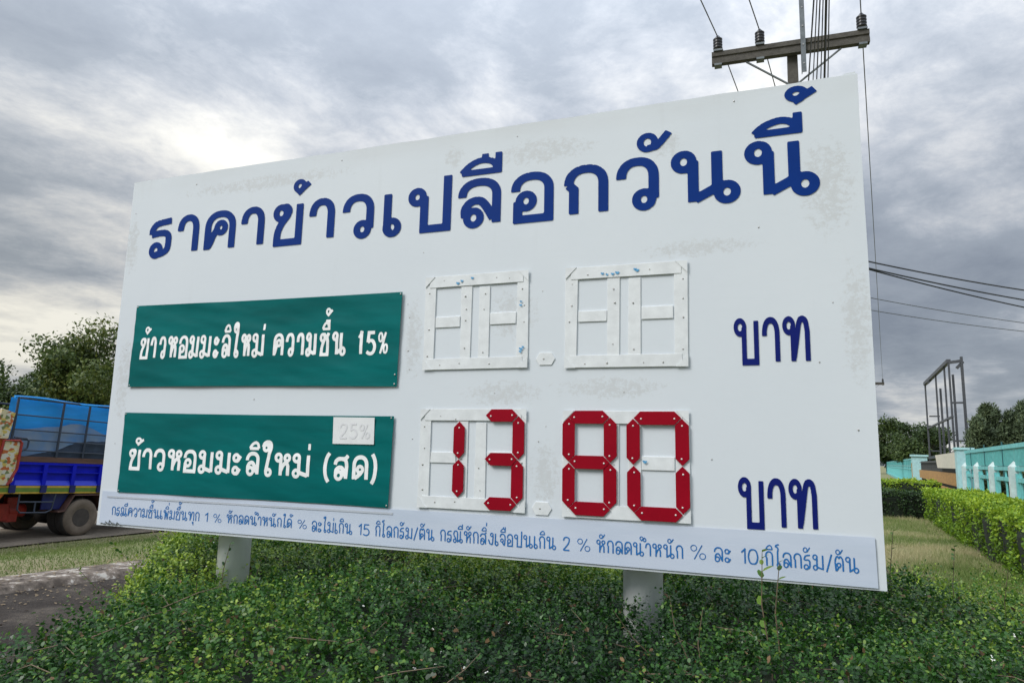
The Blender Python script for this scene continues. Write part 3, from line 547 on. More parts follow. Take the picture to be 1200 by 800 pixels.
# ---- number frames and the red number pieces
M_slat = mat('slat_white', (.75, .78, .785), .5, var=.10, vscale=12); M_dirty = mat('slat_blue_mark', (.10, .36, .62), .6, var=.3, vscale=30)
M_red = mat('red_sheet', (.29, .0018, .013), .5, spec=.1, var=.10, vscale=5); M_redh = mat('white_screw', (.75, .72, .68), .4)
scw = scr.copy(); scw.materials.clear(); scw.materials.append(M_redh)
def hexseg(a, b, w, gap=.0015):
    a = Vector(a); b = Vector(b); d = (b-a).normalized(); n = Vector((-d.y, d.x)); a = a+d*gap; b = b-d*gap; h = w/2-gap*.4
    return [tuple(a), tuple(a+d*h-n*h), tuple(b-d*h-n*h), tuple(b), tuple(b-d*h+n*h), tuple(a+d*h+n*h)]
SEG = {'a': ((0, 2), (1, 2)), 'b': ((1, 1), (1, 2)), 'c': ((1, 0), (1, 1)), 'd': ((0, 0), (1, 0)), 'e': ((0, 0), (0, 1)), 'f': ((0, 1), (0, 2)), 'g': ((0, 1), (1, 1))}
def number_frame(u0, v0, w, h, seed, label, digits=()):
    rnd = random.Random(seed); f = bpy.data.objects.new('number_frame', None); COL.objects.link(f); f.parent = bb; f.location = (u0, 0, v0); f['label'] = label
    f.rotation_euler = (0, rnd.uniform(-.006, .006), 0); f.scale = (1, 1.05, 1)
    def slat(x0, x1, z0, z1, y=.007, y0=0.0005):
        j = [rnd.uniform(-.0022, .0022) for _ in range(4)]
        o = MB().plate([(x0+j[0], z0+j[1]), (x1+j[2], z0+j[1]), (x1+j[0], z1+j[3]), (x0+j[2], z1+j[3])], -y, -y0).build('slat', M_slat, f); rebevel(o, .0012, 1); return o
    a = .068
    slat(0, a, .03, h-.03); slat(w-a, w, .03, h-.03)
    slat(.03, w-.03, h-a*.98, h, .0095, .0075); slat(.03, w-.03, 0, a*.95, .0095, .0075)
    slat(.232, .298, a*.9, h-a*.9, .0055); slat(.345, .41, a*.8, h-a*1.1, .0055)
    zm = h*.515
    slat(a+.004, .228, zm-.035, zm+.025, .006); slat(.414, w-a-.004, zm-.032, zm+.034, .006)
    for cx, cz, sx, sz in ((0, h, 1, -1), (w, h, -1, -1), (0, 0, 1, 1), (w, 0, -1, 1)):      # corner gussets
        q = .062; o = MB().plate([(cx, cz), (cx+sx*q, cz), (cx, cz+sz*q)][::(1 if sx*sz > 0 else -1)], -.012, -.0098).build('corner_plate', M_slat, f)
    for (x, z) in ((.03, .09), (.03, zm-.04), (.03, zm+.05), (.03, h-.1), (w-.03, .09), (w-.03, zm-.03), (w-.03, zm+.06), (w-.03, h-.1), (.265, .12), (.265, zm), (.265, h-.2), (.265, h-.13), (.375, .1), (.375, zm-.06), (.375, zm+.05), (.375, h-.12), (.12, h-.035), (.23, h-.05), (.45, h-.03), (w-.12, h-.04), (.11, .03), (.23, .032), (.42, .033), (w-.12, .03)):
        if rnd.random() < .85: screw(x+rnd.uniform(-.008, .008), z+rnd.uniform(-.01, .01), .0095 if (z < a or z > h-a) else .007, f, rnd.uniform(.5, .95))
    for (x0, x1, z0, z1, segs, up) in digits:
        ww = .069; X = (x0+ww/2, x1-ww/2); Z = (z0+ww/2, (z0+z1)/2, z1-ww/2)
        for s_ in segs:
            (ia, ja), (ib, jb) = SEG[s_]; A = Vector((X[ia], Z[ja])); B = Vector((X[ib], Z[jb])); j = Vector((rnd.uniform(-.002, .002), rnd.uniform(-.002, .002)))
            P = hexseg(A+j, B+j, ww); y = .0175 if s_ in 'adg' else .0150
            o = MB().plate(P[::1], -y, -y+.0022).build('number_piece', M_red, f); rebevel(o, .0008, 1)
            for t in (.16, .84):
                C_ = A.lerp(B, t)+j+Vector((rnd.uniform(-.004, .004), rnd.uniform(-.004, .004))); q = screw(C_.x, C_.y, y, o, .85); q.data = scw
    return f
fA = number_frame(2.450, 1.014, .642, .547, 1, 'empty white number frame at upper left with blue paint marks')
fB = number_frame(3.300, 1.010, .648, .548, 2, 'empty white number frame at upper right with blue smears on its top slat')
fC = number_frame(2.452, .242, .642, .548, 3, 'white number frame holding the red 1 and 3', ((-.0, .283, .028, .515, 'bc', 0), (.372, .632, .008, .546, 'abgcd', 0)))
fD = number_frame(3.298, .238, .65, .545, 4, 'white number frame holding the red 8 and 0', ((.0, .288, .012, .546, 'abcdefg', 0), (.338, .648, .004, .540, 'abcdef', 0)))
def smear(f, pts, r):
    for (x, z), q in zip(pts, r):
        mb = MB(); n = 9; P = [(x+q*math.cos(2*math.pi*k/n)*(1+.4*math.sin(k*2.3)), z+.6*q*math.sin(2*math.pi*k/n)*(1+.4*math.cos(k*1.7))) for k in range(n)]; mb.add([(a, -.0128, b) for a, b in P], [tuple(range(n))]); mb.build('paint_smear', M_dirty, f)
smear(fA, [(.30, .525), (.21, .50), (.235, .512), (.60, .37), (.598, .35), (.603, .105), (.615, .115), (.60, .09)], [.010, .012, .010, .008, .009, .012, .008, .009])
smear(fB, [(.205, .505), (.23, .498), (.26, .5), (.285, .505), (.39, .512), (.38, .518)], [.010, .008, .010, .012, .012, .010])
smear(fD, [(.43, .29)], [.012])
for cx, cz in ((3.193, 1.063), (3.185, .272)):
    P = [(cx-.055, cz), (cx-.034, cz-.034), (cx+.034, cz-.034), (cx+.055, cz), (cx+.034, cz+.034), (cx-.034, cz+.034)]
    o = MB().plate(P, -.005, -.0005).build('point_plate', M_slat, bb); rebevel(o, .001, 1); screw(cx-.01, cz, .005, o, .8)

# ================================================================= FOREGROUND HEDGE
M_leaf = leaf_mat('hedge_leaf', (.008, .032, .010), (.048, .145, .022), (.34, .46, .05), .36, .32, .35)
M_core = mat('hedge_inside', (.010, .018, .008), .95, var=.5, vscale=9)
M_twig = mat('twig_bark', (.16, .12, .075), .8, var=.3, vscale=20)
LEFT = np.array([(-2.1, 2.0), (-2.15, 2.9), (-2.28, 3.6), (-2.58, 4.7), (-2.98, 5.8), (-3.4, 6.8), (-3.6, 7.6)])
def hh(x, y):
    """hedge top height, 0 outside"""
    xl = np.interp(y, LEFT[:, 1], LEFT[:, 0]); xl = xl+(fbm(y*2.3, y*0+.5, 4)-.5)*.35; d = (x-xl)*.92
    yb = np.interp(x, (-4, -2.9, -.8, .9, 2.5, 3.4, 6.5), (7.4, 8.4, 8.2, 7.9, 7.4, 6.7, 6.4))+(fbm(x*1.8, x*0+.2, 6)-.5)*.5; db = yb-y
    e = np.clip(np.minimum(d, db)/.55, 0, 1); e = np.sqrt(np.clip(1-(1-e)**2, 0, 1))
    f = sstep(1.2, 3.0, y)*.5+.5
    H = .88-.24*sstep(1.9, 3.4, x)*sstep(3, 5.5, y)-.12*sstep(2.2, 4.2, x)
    H = H-.09*np.exp(-((x+1.7)**2+(y-4.3)**2)/.5)-.05*np.exp(-((x-.8)**2+(y-3.3)**2)/.4)
    H = H*f+(fbm(x*1.3, y*1.3, 1)-.5)*.34+(fbm(x*4.5, y*4.5, 2)-.5)*.2
    return H*e
def hedge():
    root = empty('hedge', 'low untrimmed dark green hedge spreading under the white billboard', 'hedge', (0, 5, 0))
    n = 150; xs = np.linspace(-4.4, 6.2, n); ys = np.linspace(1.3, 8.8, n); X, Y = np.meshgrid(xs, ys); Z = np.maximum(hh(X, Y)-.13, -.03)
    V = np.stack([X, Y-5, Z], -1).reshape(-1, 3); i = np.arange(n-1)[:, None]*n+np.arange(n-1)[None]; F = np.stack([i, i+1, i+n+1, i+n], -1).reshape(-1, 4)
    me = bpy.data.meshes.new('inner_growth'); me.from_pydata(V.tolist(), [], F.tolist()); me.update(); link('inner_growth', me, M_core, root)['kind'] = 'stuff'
    # sprigs: uniform in plan, denser near the camera
    ns = 80000; x = RNG.uniform(-4.3, 6.0, ns); y = 1.5+(8.7-1.5)*RNG.random(ns)**1.35; h = hh(x, y)
    k = (h > .05) & (np.abs(x) < .86*y+.6); k &= ~((y > 3.2) & (x > 2.4) & (RNG.random(ns) < .35)); x, y, h = x[k], y[k], h[k]; ns = len(x)
    e = .05; gx = (hh(x+e, y)-h)/e; gy = (hh(x, y+e)-h)/e; nrm = unit(np.stack([-np.clip(gx, -2, 2), -np.clip(gy, -2, 2), np.ones(ns)], 1))
    sd_ = unit(nrm+RNG.normal(0, .55, (ns, 3))*np.array([1, 1, .5])); base = np.stack([x, y-5, h-RNG.uniform(-.02, .17, ns)], 1)
    Ls = RNG.uniform(.07, .16, ns); tall = RNG.random(ns) < .012; Ls[tall] *= 1.9; sz = np.clip(.6+y*.11, .8, 1.45)
    nl = 9; Vs = []; T = []
    reg = fbm(x*.9, y*.9, 13)
    for j in range(nl):
        t = (j+.6)/nl; p = base+sd_*(Ls*t)[:, None]; rn = unit(RNG.normal(0, 1, (ns, 3))); out = unit(rn-sd_*np.sum(rn*sd_, 1, keepdims=True))
        dr = unit(out*1.0+sd_*.5+RNG.normal(0, .2, (ns, 3))); nn = unit(sd_*.9+np.array([0, 0, .5])+RNG.normal(0, .35, (ns, 3)))
        l = RNG.uniform(.015, .029, ns)*sz*(1.1-.35*t); Vs.append(leaf_verts(p, dr, nn, l, l*.72))
        T.append(np.clip(.10+.34*t*RNG.random(ns)+.9*(reg-.45)+.46*sstep(3.5, 5.6, y)-.05+.12*sstep(.45, .9, h)+RNG.normal(0, .11, ns)+(t > .8)*.14, 0, 1))  # rise with y paints sunlit yellow into the leaves under and behind the board
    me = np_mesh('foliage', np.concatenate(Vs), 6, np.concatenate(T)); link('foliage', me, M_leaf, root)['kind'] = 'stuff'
    # bare twigs poking through
    tw = MB()
    for _ in range(700):
        x = random.uniform(-3.8, 5); y = random.uniform(1.9, 6.8); h = float(hh(np.array(x), np.array(y)))
        if h < .2: continue
        a = random.uniform(0, 6.28); l = random.uniform(.12, .4); p = Vector((x, y-5, h-.04)); q = p+Vector((math.cos(a)*l*.5, math.sin(a)*l*.5, random.uniform(.01, .07))); s = p+Vector((math.cos(a+.4)*l, math.sin(a+.4)*l, random.uniform(-.02, .1)))
        tw.tube([p, q, s], [.0028, .002, .0012], 4, False)
    tw.build('bare_twigs', M_twig, root)['kind'] = 'stuff'
    nd = 3000; x = RNG.uniform(-3.4, 5, nd); y = RNG.uniform(2, 7, nd); h = hh(x, y); kk = h > .2; x, y, h = x[kk], y[kk], h[kk]; nd = len(x)
    P = np.stack([x, y-5, h+RNG.uniform(-.05, .05, nd)], 1); l = RNG.uniform(.018, .034, nd); link('dead_leaves', np_mesh('dead_leaves', leaf_verts(P, RNG.normal(0, 1, (nd, 3)), RNG.normal(0, 1, (nd, 3))+np.array([0, 0, 1.]), l, l*.6), 6), mat('dead_leaf', (.20, .12, .05), .8, col2=(.10, .06, .03), vscale=3), root)['kind'] = 'stuff'
    # flowers: tiny white dots
    nf = 260; x = RNG.uniform(-3, 5, nf); y = RNG.uniform(2.4, 7, nf); h = hh(x, y); kk = h > .2; x, y, h = x[kk], y[kk], h[kk]; nf = len(x)
    P = np.stack([x, y-5, h+RNG.uniform(-.01, .03, nf)], 1); Vf = []
    for a in range(3): Vf.append(leaf_verts(P, RNG.normal(0, 1, (nf, 3)), np.tile([[0, -.5, 1.]], (nf, 1)), np.full(nf, .009), np.full(nf, .007), 4))
    link('white_flowers', np_mesh('white_flowers', np.concatenate(Vf), 4), mat('petal', (.75, .75, .68), .6), root)['kind'] = 'stuff'
    # tall shoots
    def shoot(pts, nleaf, ll=.032, tint=.55):
        o = MB().tube(pts, [.0035]+[.0028]*(len(pts)-2)+[.0015], 5).build('shoot', M_twig, root); P = [Vector(p) for p in pts]; n = nleaf
        tt = np.linspace(.12, 1, n); pos = []; ax = []
        for t in tt:
            f = t*(len(P)-1); i = min(int(f), len(P)-2); pos.append(P[i].lerp(P[i+1], f-i)); ax.append((P[i+1]-P[i]).normalized())
        pos = np.array(pos); ax = np.array(ax); rn = unit(RNG.normal(0, 1, (n, 3))); out = unit(rn-ax*np.sum(rn*ax, 1, keepdims=True)); dr = unit(out+ax*.6)
        l = RNG.uniform(.7, 1.2, n)*ll; V = leaf_verts(pos, dr, unit(ax+RNG.normal(0, .3, (n, 3))), l, l*.6)
        link('shoot_leaves', np_mesh('shoot_leaves', V, 6, np.clip(RNG.normal(tint, .15, n), 0, 1)), M_leaf, o)['kind'] = 'stuff'
    for x, y, z0, x2, y2, z1, n, ll in SHOOTS: 
        a = Vector((x, y-5, z0)); b = Vector((x2, y2-5, z1)); m1 = a.lerp(b, .35)+Vector((.012, .0, .01)); m2 = a.lerp(b, .7)+Vector((-.012, .01, .0)); shoot([a, m1, m2, b], n, ll)
SHOOTS = [(1.12, 3.02, .55, 1.086, 3.0, 1.272, 22, .05), (1.14, 3.02, .55, 1.158, 3.0, 1.232, 16, .042),
          (2.3, 4.3, .35, 2.36, 4.3, 1.255, 34, .036), (2.88, 4.6, .3, 2.92, 4.6, 1.14, 24, .036), (2.5, 4.5, .3, 2.6, 4.5, .98, 22, .034), (3.25, 4.7, .3, 3.33, 4.7, 1.0, 22, .036), (2.05, 4.2, .3, 2.0, 4.3, .85, 16, .034), (3.7, 4.9, .25, 3.8, 4.9, .85, 20, .036),
          (-2.4, 5.7, .5, -3.1, 6.0, 1.02, 26, .034), (-2.35, 5.9, .5, -2.8, 6.1, 1.08, 24, .034), (-2.2, 6.1, .5, -2.4, 6.2, 1.12, 24, .034), (-2.5, 5.5, .4, -3.2, 5.8, .82, 22, .034), (-2.6, 5.2, .3, -3.05, 5.1, .75, 20, .03), (-2.3, 4.6, .35, -2.75, 4.6, .70, 20, .03), (-2.1, 4.2, .35, -2.6, 4.1, .58, 18, .028), (-1.95, 3.6, .3, -2.3, 3.6, .52, 16, .026),
          (-1.63, 4.05, .6, -1.55, 4.0, 1.10, 20, .030), (-1.50, 4.05, .6, -1.38, 4.02, .98, 18, .028), (-1.70, 4.05, .6, -1.72, 4.0, .95, 14, .026), (.80, 3.1, .62, .47, 3.1, 1.0, 18, .026), (.84, 3.1, .6, .72, 3.12, 1.06, 16, .026), (.86, 3.2, .5, .9, 3.25, .98, 14, .024),
          (0.2, 2.9, .6, .25, 2.9, .92, 14, .026), (-.6, 3.3, .6, -.5, 3.3, .95, 14, .026), (1.6, 3.2, .5, 1.7, 3.2, .85, 14, .028)]
hedge()

# ================================================================= GRASS
M_grass = leaf_mat('grass_blade', (.09, .16, .035), (.20, .26, .075), (.48, .43, .25), .7, .3)
def grass(name, label, x, y, z, hgt, wid, tint):
    n = len(x); P = np.stack([x, y, z], 1); d = np.stack([RNG.normal(0, .5, n), RNG.normal(0, .5, n), np.ones(n)], 1); s = np.stack([RNG.normal(0, 1, n), RNG.normal(0, 1, n), np.zeros(n)], 1)
    V = leaf_verts(P, d, s, hgt, wid, 3); o = link(name, np_mesh(name, V, 3, tint), M_grass); tag(o, label, 'grass', kind='stuff')
n = 110000; q = RNG.uniform(-6.5, -.35, n); a = RNG.uniform(-9, 7, n); x = TP[0]+TN[0]*q+TD[0]*a; y = TP[1]+TN[1]*q+TD[1]*a
side = (x-KA.x)*KN.x+(y-KA.y)*KN.y; k = (side < -.93) & (x < .2*y-3) & (fbm(x*1.3, y*1.3, 31) > .40-.25*(q < -1)); x, y, q = x[k], y[k], q[k]; n = len(x)
grass('lawn_grass', 'short green grass strip between the road and the old kerb', x, y, gz(x, y)-.012, RNG.uniform(.015, .055, n), RNG.uniform(.006, .014, n), np.clip(fbm(x*.8, y*.8, 33)*.9-.12+RNG.normal(0, .12, n)+.35*sstep(-1.6, -.4, q), 0, 1))
n = 170000; y = 5.3+17*RNG.random(n)**1.4; x = RNG.uniform(.40, .78, n)*y+.0; x = np.where(RNG.random(n) < .1, x*.9, x); k = (x < 9.07+(y-12.4)*.46+.2) | (y < 12); x, y = x[k], y[k]; n = len(x)
grass('dry_grass', 'rough straw coloured grass between the billboard hedge and clipped hedges', x, y, x*0-.02, RNG.uniform(.04, .15, n)*np.where(fbm(x, y, 40) > .5, 1.2, .7), RNG.uniform(.006, .013, n), np.clip(.68+(fbm(x*.7, y*.7, 41)-.5)*1.5+RNG.normal(0, .2, n), 0, 1))

def weeds():
    n = 1500; y = 5.4+5*RNG.random(n)**1.8; x = RNG.uniform(.50, .80, n)*y; k = fbm(x*1.1, y*1.1, 60) > .42; x, y = x[k], y[k]; n = len(x); H = RNG.uniform(.10, .34, n); V = []; T = []
    for j in range(12):
        t = (j+1)/12; P = np.stack([x+RNG.normal(0, .02, n), y+RNG.normal(0, .02, n), H*t], 1); l = RNG.uniform(.03, .055, n)*(1.2-.4*t)
        V.append(leaf_verts(P, unit(RNG.normal(0, 1, (n, 3))+np.array([0, 0, .6])), unit(RNG.normal(0, .5, (n, 3))+np.array([0, 0, 1])), l, l*.55)); T.append(np.clip(.6+RNG.normal(0, .15, n), 0, 1))
    tag(link('weeds', np_mesh('weeds', np.concatenate(V), 6, np.concatenate(T)), M_leaf), 'leafy green weeds growing through the straw coloured grass', 'weeds', kind='stuff')
weeds()

# ================================================================= CLIPPED HEDGES
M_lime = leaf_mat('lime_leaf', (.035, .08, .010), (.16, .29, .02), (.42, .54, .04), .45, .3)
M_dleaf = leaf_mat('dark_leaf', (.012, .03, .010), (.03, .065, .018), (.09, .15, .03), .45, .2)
def clipped(name, label, p0, p1, w, h, n, m, lf=.045, bias=.5, group=None):
    p0 = np.array(p0, float); p1 = np.array(p1, float); L = np.linalg.norm(p1-p0); ang = math.atan2(p1[1]-p0[1], p1[0]-p0[0])
    root = empty(name, label, 'hedge', (p0[0], p0[1], 0), ang, group)
    core = MB(); nx = int(L/.3)+2; rows = []
    ring = [(-w/2+.08, 0), (-w/2+.06, h*.7), (-w/2+.16, h-.08), (w/2-.16, h-.08), (w/2-.06, h*.7), (w/2-.08, 0)]
    for i in range(nx+1):
        for j, (b, c) in enumerate(ring): core.v.append((L*i/nx*(1-.0)+0, b+.05*math.sin(i*1.3+j), c+.03*math.sin(i*.9+j*2)))
    k = len(ring); core.f = [(i*k+j, (i+1)*k+j, (i+1)*k+j+1, i*k+j+1) for i in range(nx) for j in range(k-1)]+[tuple(range(k)), tuple(nx*k+j for j in range(k))[::-1]]
    core.build('inner_growth', M_core, root)['kind'] = 'stuff'
    # leaves over top, sides and ends
    u = RNG.random(n); f = RNG.random(n); X = u*L; per = [h, w, h]; tot = sum(per); s = f*tot
    Yy = np.where(s < h, -w/2, np.where(s < h+w, -w/2+(s-h), w/2)); Z = np.where(s < h, s, np.where(s < h+w, h, h-(s-h-w))); NX = np.zeros(n); NY = np.where(s < h, -1., np.where(s < h+w, 0, 1.)); NZ = np.where((s >= h) & (s < h+w), 1., .25)
    ends = RNG.random(n) < min(.4, 1.2*w/(L+w)); X = np.where(ends, np.where(u < .5, 0, L), X); Yy = np.where(ends, RNG.uniform(-w/2, w/2, n), Yy); Z = np.where(ends, RNG.uniform(0, h, n), Z); NX = np.where(ends, np.where(u < .5, -1., 1.), 0)
    bumpy = (fbm(X*2.2+9, Yy*2.2+Z*2.5, 50)-.5)*.34; N_ = unit(np.stack([NX, NY, NZ], 1)); P = np.stack([X, Yy, Z], 1)+N_*(bumpy*.7-RNG.random(n)*.12)[:, None]; P[:, 2] = np.maximum(P[:, 2], .02)
    dr = unit(RNG.normal(0, 1, (n, 3))+np.array([0, 0, .4])); nn = unit(N_+RNG.normal(0, .45, (n, 3))); l = RNG.uniform(.7, 1.3, n)*lf
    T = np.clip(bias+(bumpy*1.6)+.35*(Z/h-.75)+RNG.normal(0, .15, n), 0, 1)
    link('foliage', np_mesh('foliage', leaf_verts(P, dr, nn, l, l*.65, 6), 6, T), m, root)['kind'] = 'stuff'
clipped('clipped_hedge', 'long lime green clipped hedge running along the turquoise fence', (7.9, 9.4), (13.75, 21.6), 1.5, .98, 52000, M_lime, .055, .55)
clipped('clipped_hedge', 'dark green clipped hedge crossing between the grass and the lime hedge', (10.2, 23.2), (13.9, 22.9), 1.3, .86, 14000, M_dleaf, .06, .5)
clipped('clipped_hedge', 'far lime green hedge block behind the dark hedge', (13.0, 30), (17.6, 29.5), 3.0, 1.05, 14000, M_lime, .075, .62)

# ================================================================= FENCE AND GATE
M_teal = mat('turquoise_paint', (.17, .55, .55), .5, var=.18, vscale=6); M_teal2 = mat('turquoise_sheet', (.13, .43, .42), .55, var=.2, vscale=9)
M_pale = mat('pale_concrete', (.62, .66, .66), .8, var=.2, vscale=7); M_postf = mat('fence_post', (.58, .67, .66), .75, var=.22, vscale=5); M_palet = mat('pale_turquoise', (.38, .62, .64), .7, var=.15)
FD = Vector((.461, .887, 0)).normalized(); FP = Vector((11.35, 15.2, 0)); FH = 2.25
fang = math.atan2(FD.y, FD.x)
def fence(s0, bays, bw, label, pick, far=False):
    o = FP+FD*(s0+bays*bw); root = empty('fence', label, 'fence', o, fang+math.pi)
    post = MB().box(-.10, .10, -.15, .06, 0, 1.70).add([(-.10, -.15, 1.70), (.10, -.15, 1.70), (.10, .06, 1.70), (-.10, .06, 1.70), (0, -.04, 1.84)], [(0, 1, 4), (1, 2, 4), (2, 3, 4), (3, 0, 4)]).mesh('post'); post.materials.append(M_postf)
    if far: post = MB().box(-.05, .05, -.03, .03, 0, 1.70).mesh('post'); post.materials.append(M_postf)
    side = MB().box(.133, .30, -.05, .06, 0, 1.55).mesh('stud'); side.materials.append(M_teal)
    sheet_ = MB()
    sheet_.box(.02, bw-.02, -.01, .01, 1.72, FH-.12)
    for k in range(int(bw/.15)): sheet_.box(.06+k*.15, .085+k*.15, -.022, -.0101, 1.74, FH-.13)
    sheet_ = sheet_.mesh('panel'); sheet_.materials.append(M_teal2)
    rail = MB().box(0, bw, -.04, .04, -.05, .05).mesh('rail'); rail.materials.append(M_teal)
    pk = MB().box(-.025, .025, -.02, .02, .12, 1.60).mesh('picket'); pk.materials.append(M_teal)
    tall = MB().box(-.02, .02, -.04, -.012, 1.3, FH+.08).mesh('upright'); tall.materials.append(mat('dark_teal', (.02, .10, .11), .5)) 
    for b in range(bays+1):
        link('post', post, None, root).location = (b*bw, 0, 0); link('stud', side, None, root).location = (b*bw, 0, 0)
        if b == bays: break
        link('panel', sheet_, None, root).location = (b*bw, 0, 0)
        for z in (FH-.06, 1.66, 1.40): link('rail', rail, None, root).location = (b*bw, 0, z)
        link('upright', tall, None, root).location = (b*bw+bw*.5, 0, 0)
        for k in range(pick): link('picket', pk, None, root).location = (b*bw+.45+(bw-.7)*k/max(pick-1, 1), 0, 0)
    wall = MB().box(0, bays*bw, -.07, .07, 0, .30).build('plinth', M_teal, root)
fence(-8.1, 6, 3.1, 'turquoise sheet and picket fence with pale concrete posts to the right of the gate', 3)
fence(37.2, 34, 3.1, 'far run of turquoise fence left of the gate pillar', 6, True)
def gate():
    root = empty('gate', 'dark grid gate with brown notice boards between turquoise pillars', 'gate', FP+FD*(11.1+24.6), fang+math.pi)
    M_dk = mat('gate_steel', (.06, .065, .065), .5, var=.2); M_br = mat('brown_board', (.52, .29, .09), .6, col2=(.30, .15, .05), vscale=5, stretch=(1, 1, 3)); M_cr = mat('cream_board', (.66, .62, .52), .7, var=.12)
    gl = 24.6
    f = MB(); 
    for z in (.15, .95, 1.9): f.box(0, gl-.5, -.03, .03, z-.03, z+.03)
    f.build('gate_frame', M_dk, root)
    bar = MB().box(-.02, .02, -.025, .025, .1, 1.98).mesh('gate_bar'); bar.materials.append(M_dk)
    for k in range(60): link('gate_bar', bar, None, root).location = (.3+k*.4, .055, 0)
    MB().box(.4, gl-.6, -.09, -.04, .92, 1.42).build('notice_board', M_br, root); MB().box(.4, gl-.6, -.09, -.04, .38, .78).build('notice_board', M_br, root)
    MB().add([(a, y_, b) for y_ in (-.2, -.12) for a, b in ((gl-9.5, 2.2), (gl-.6, 2.2), (gl-.6, 1.6), (gl-8.6, 1.6))], [(0, 3, 2, 1), (4, 5, 6, 7), (0, 1, 5, 4), (1, 2, 6, 5), (2, 3, 7, 6), (3, 0, 4, 7)]).build('sign_board', M_cr, root)
    MB().box(gl-.35, gl+.30, -.25, .25, 0, 2.28).box(gl-.4, gl+.35, -.3, .3, 2.28, 2.36).build('pillar', M_palet, root)
    MB().box(-1.2, -.2, -.45, .45, 0, 2.30).box(-1.3, -.1, -.52, .52, 2.3, 2.42).build('pillar', M_palet, root)
    MB().box(-.9, -.5, -.48, -.452, .9, 1.85).build('pillar_plaque', M_br, root)
gate()
# small parked van behind the fence
def van():
    root = empty('parked_van', 'white van parked behind the turquoise fence', 'van', (17.2, 21.2, 0), fang+math.pi)
    M_w = mat('van_white', (.72, .74, .75), .3); M_g = mat('van_glass', (.02, .025, .03), .1); M_t = mat('tyre', (.02, .02, .02), .8)
    b = MB().plate([(0, .35), (4.3, .35), (4.3, .95), (3.6, 1.08), (3.0, 1.72), (.25, 1.72), (0, 1.1)], -.85, .85).build('body', M_w, root); rebevel(b, .06, 3)
    for x0, x1 in ((.3, 1.3), (1.4, 2.3), (2.4, 2.95)): MB().plate([(x0, 1.12), (x1+.12*(x0 > 2), 1.12), (x1, 1.58), (x0, 1.58)], -.862, -.845).build('window', M_g, root)
    for x in (.8, 3.5):
        w = MB().lathe([(.2, -.0), (.31, .01), (.33, .05), (.33, .18), (.31, .2)], (x, -.88, .33), 'y', 20).build('wheel', M_t, root, True); MB().lathe([(.17, -.005), (.05, -.02)], (x, -.885, .33), 'y', 14).build('hub_cap', mat('hub', (.5, .5, .5), .4, metal=.5), w)
van()

# ================================================================= HOARDING SKELETON
def hoarding():
    root = empty('hoarding_frame', 'tall bare steel hoarding frame rising behind the fence', 'hoarding', (31.6, 49, 0), math.atan2(13.0, -3.9+9.0))
    m = mat('hoarding_steel', (.07, .075, .085), .5, var=.3); 
    P0 = Vector((31.6, 49.0)); P1 = Vector((37.4, 61.5)); d = (P1-P0); L = d.length; H = 9.2
    root.rotation_euler = (0, 0, math.atan2(d.y, d.x))
    for k, t in enumerate((0, .16, .5, 1)): MB().bar((t*L, 0, 0), (t*L, 0, H-.25*t), (.15, .08, .12, .16)[k], .12).build('column', m, root)
    for k, (t, hh_) in enumerate(((0, 9.8), (.3, 9.0), (.8, 8.6))): MB().bar((t*L, -.8, 0), (t*L, -.8, hh_-.3), .09 if k else .22, .16).build('column', m, root)
    for z, w in ((H, .26), (5.2, .14), (2.6, .22)): MB().bar((-.1, 0, z), (L+.1, 0, z-.2), w, w).build('beam', m, root)
    MB().bar((0, .0, H-.1), (0, -.8, H+.0), .2).build('tie', m, root)
    for z in (3.5, 6.2): MB().bar((0, 0, z), (0, -.8, z), .12).build('tie', m, root)
    for z in (3.0, 6.0): MB().bar((.9*L, 0, z), (.9*L, -.8, z), .12).build('tie', m, root)
    for x, y in ((.1, -.5), (L*.75, .2)): MB().bar((x, y, H-.5), (x, y-.4, H-.05), .3, .2).build('floodlight', m, root)
hoarding()

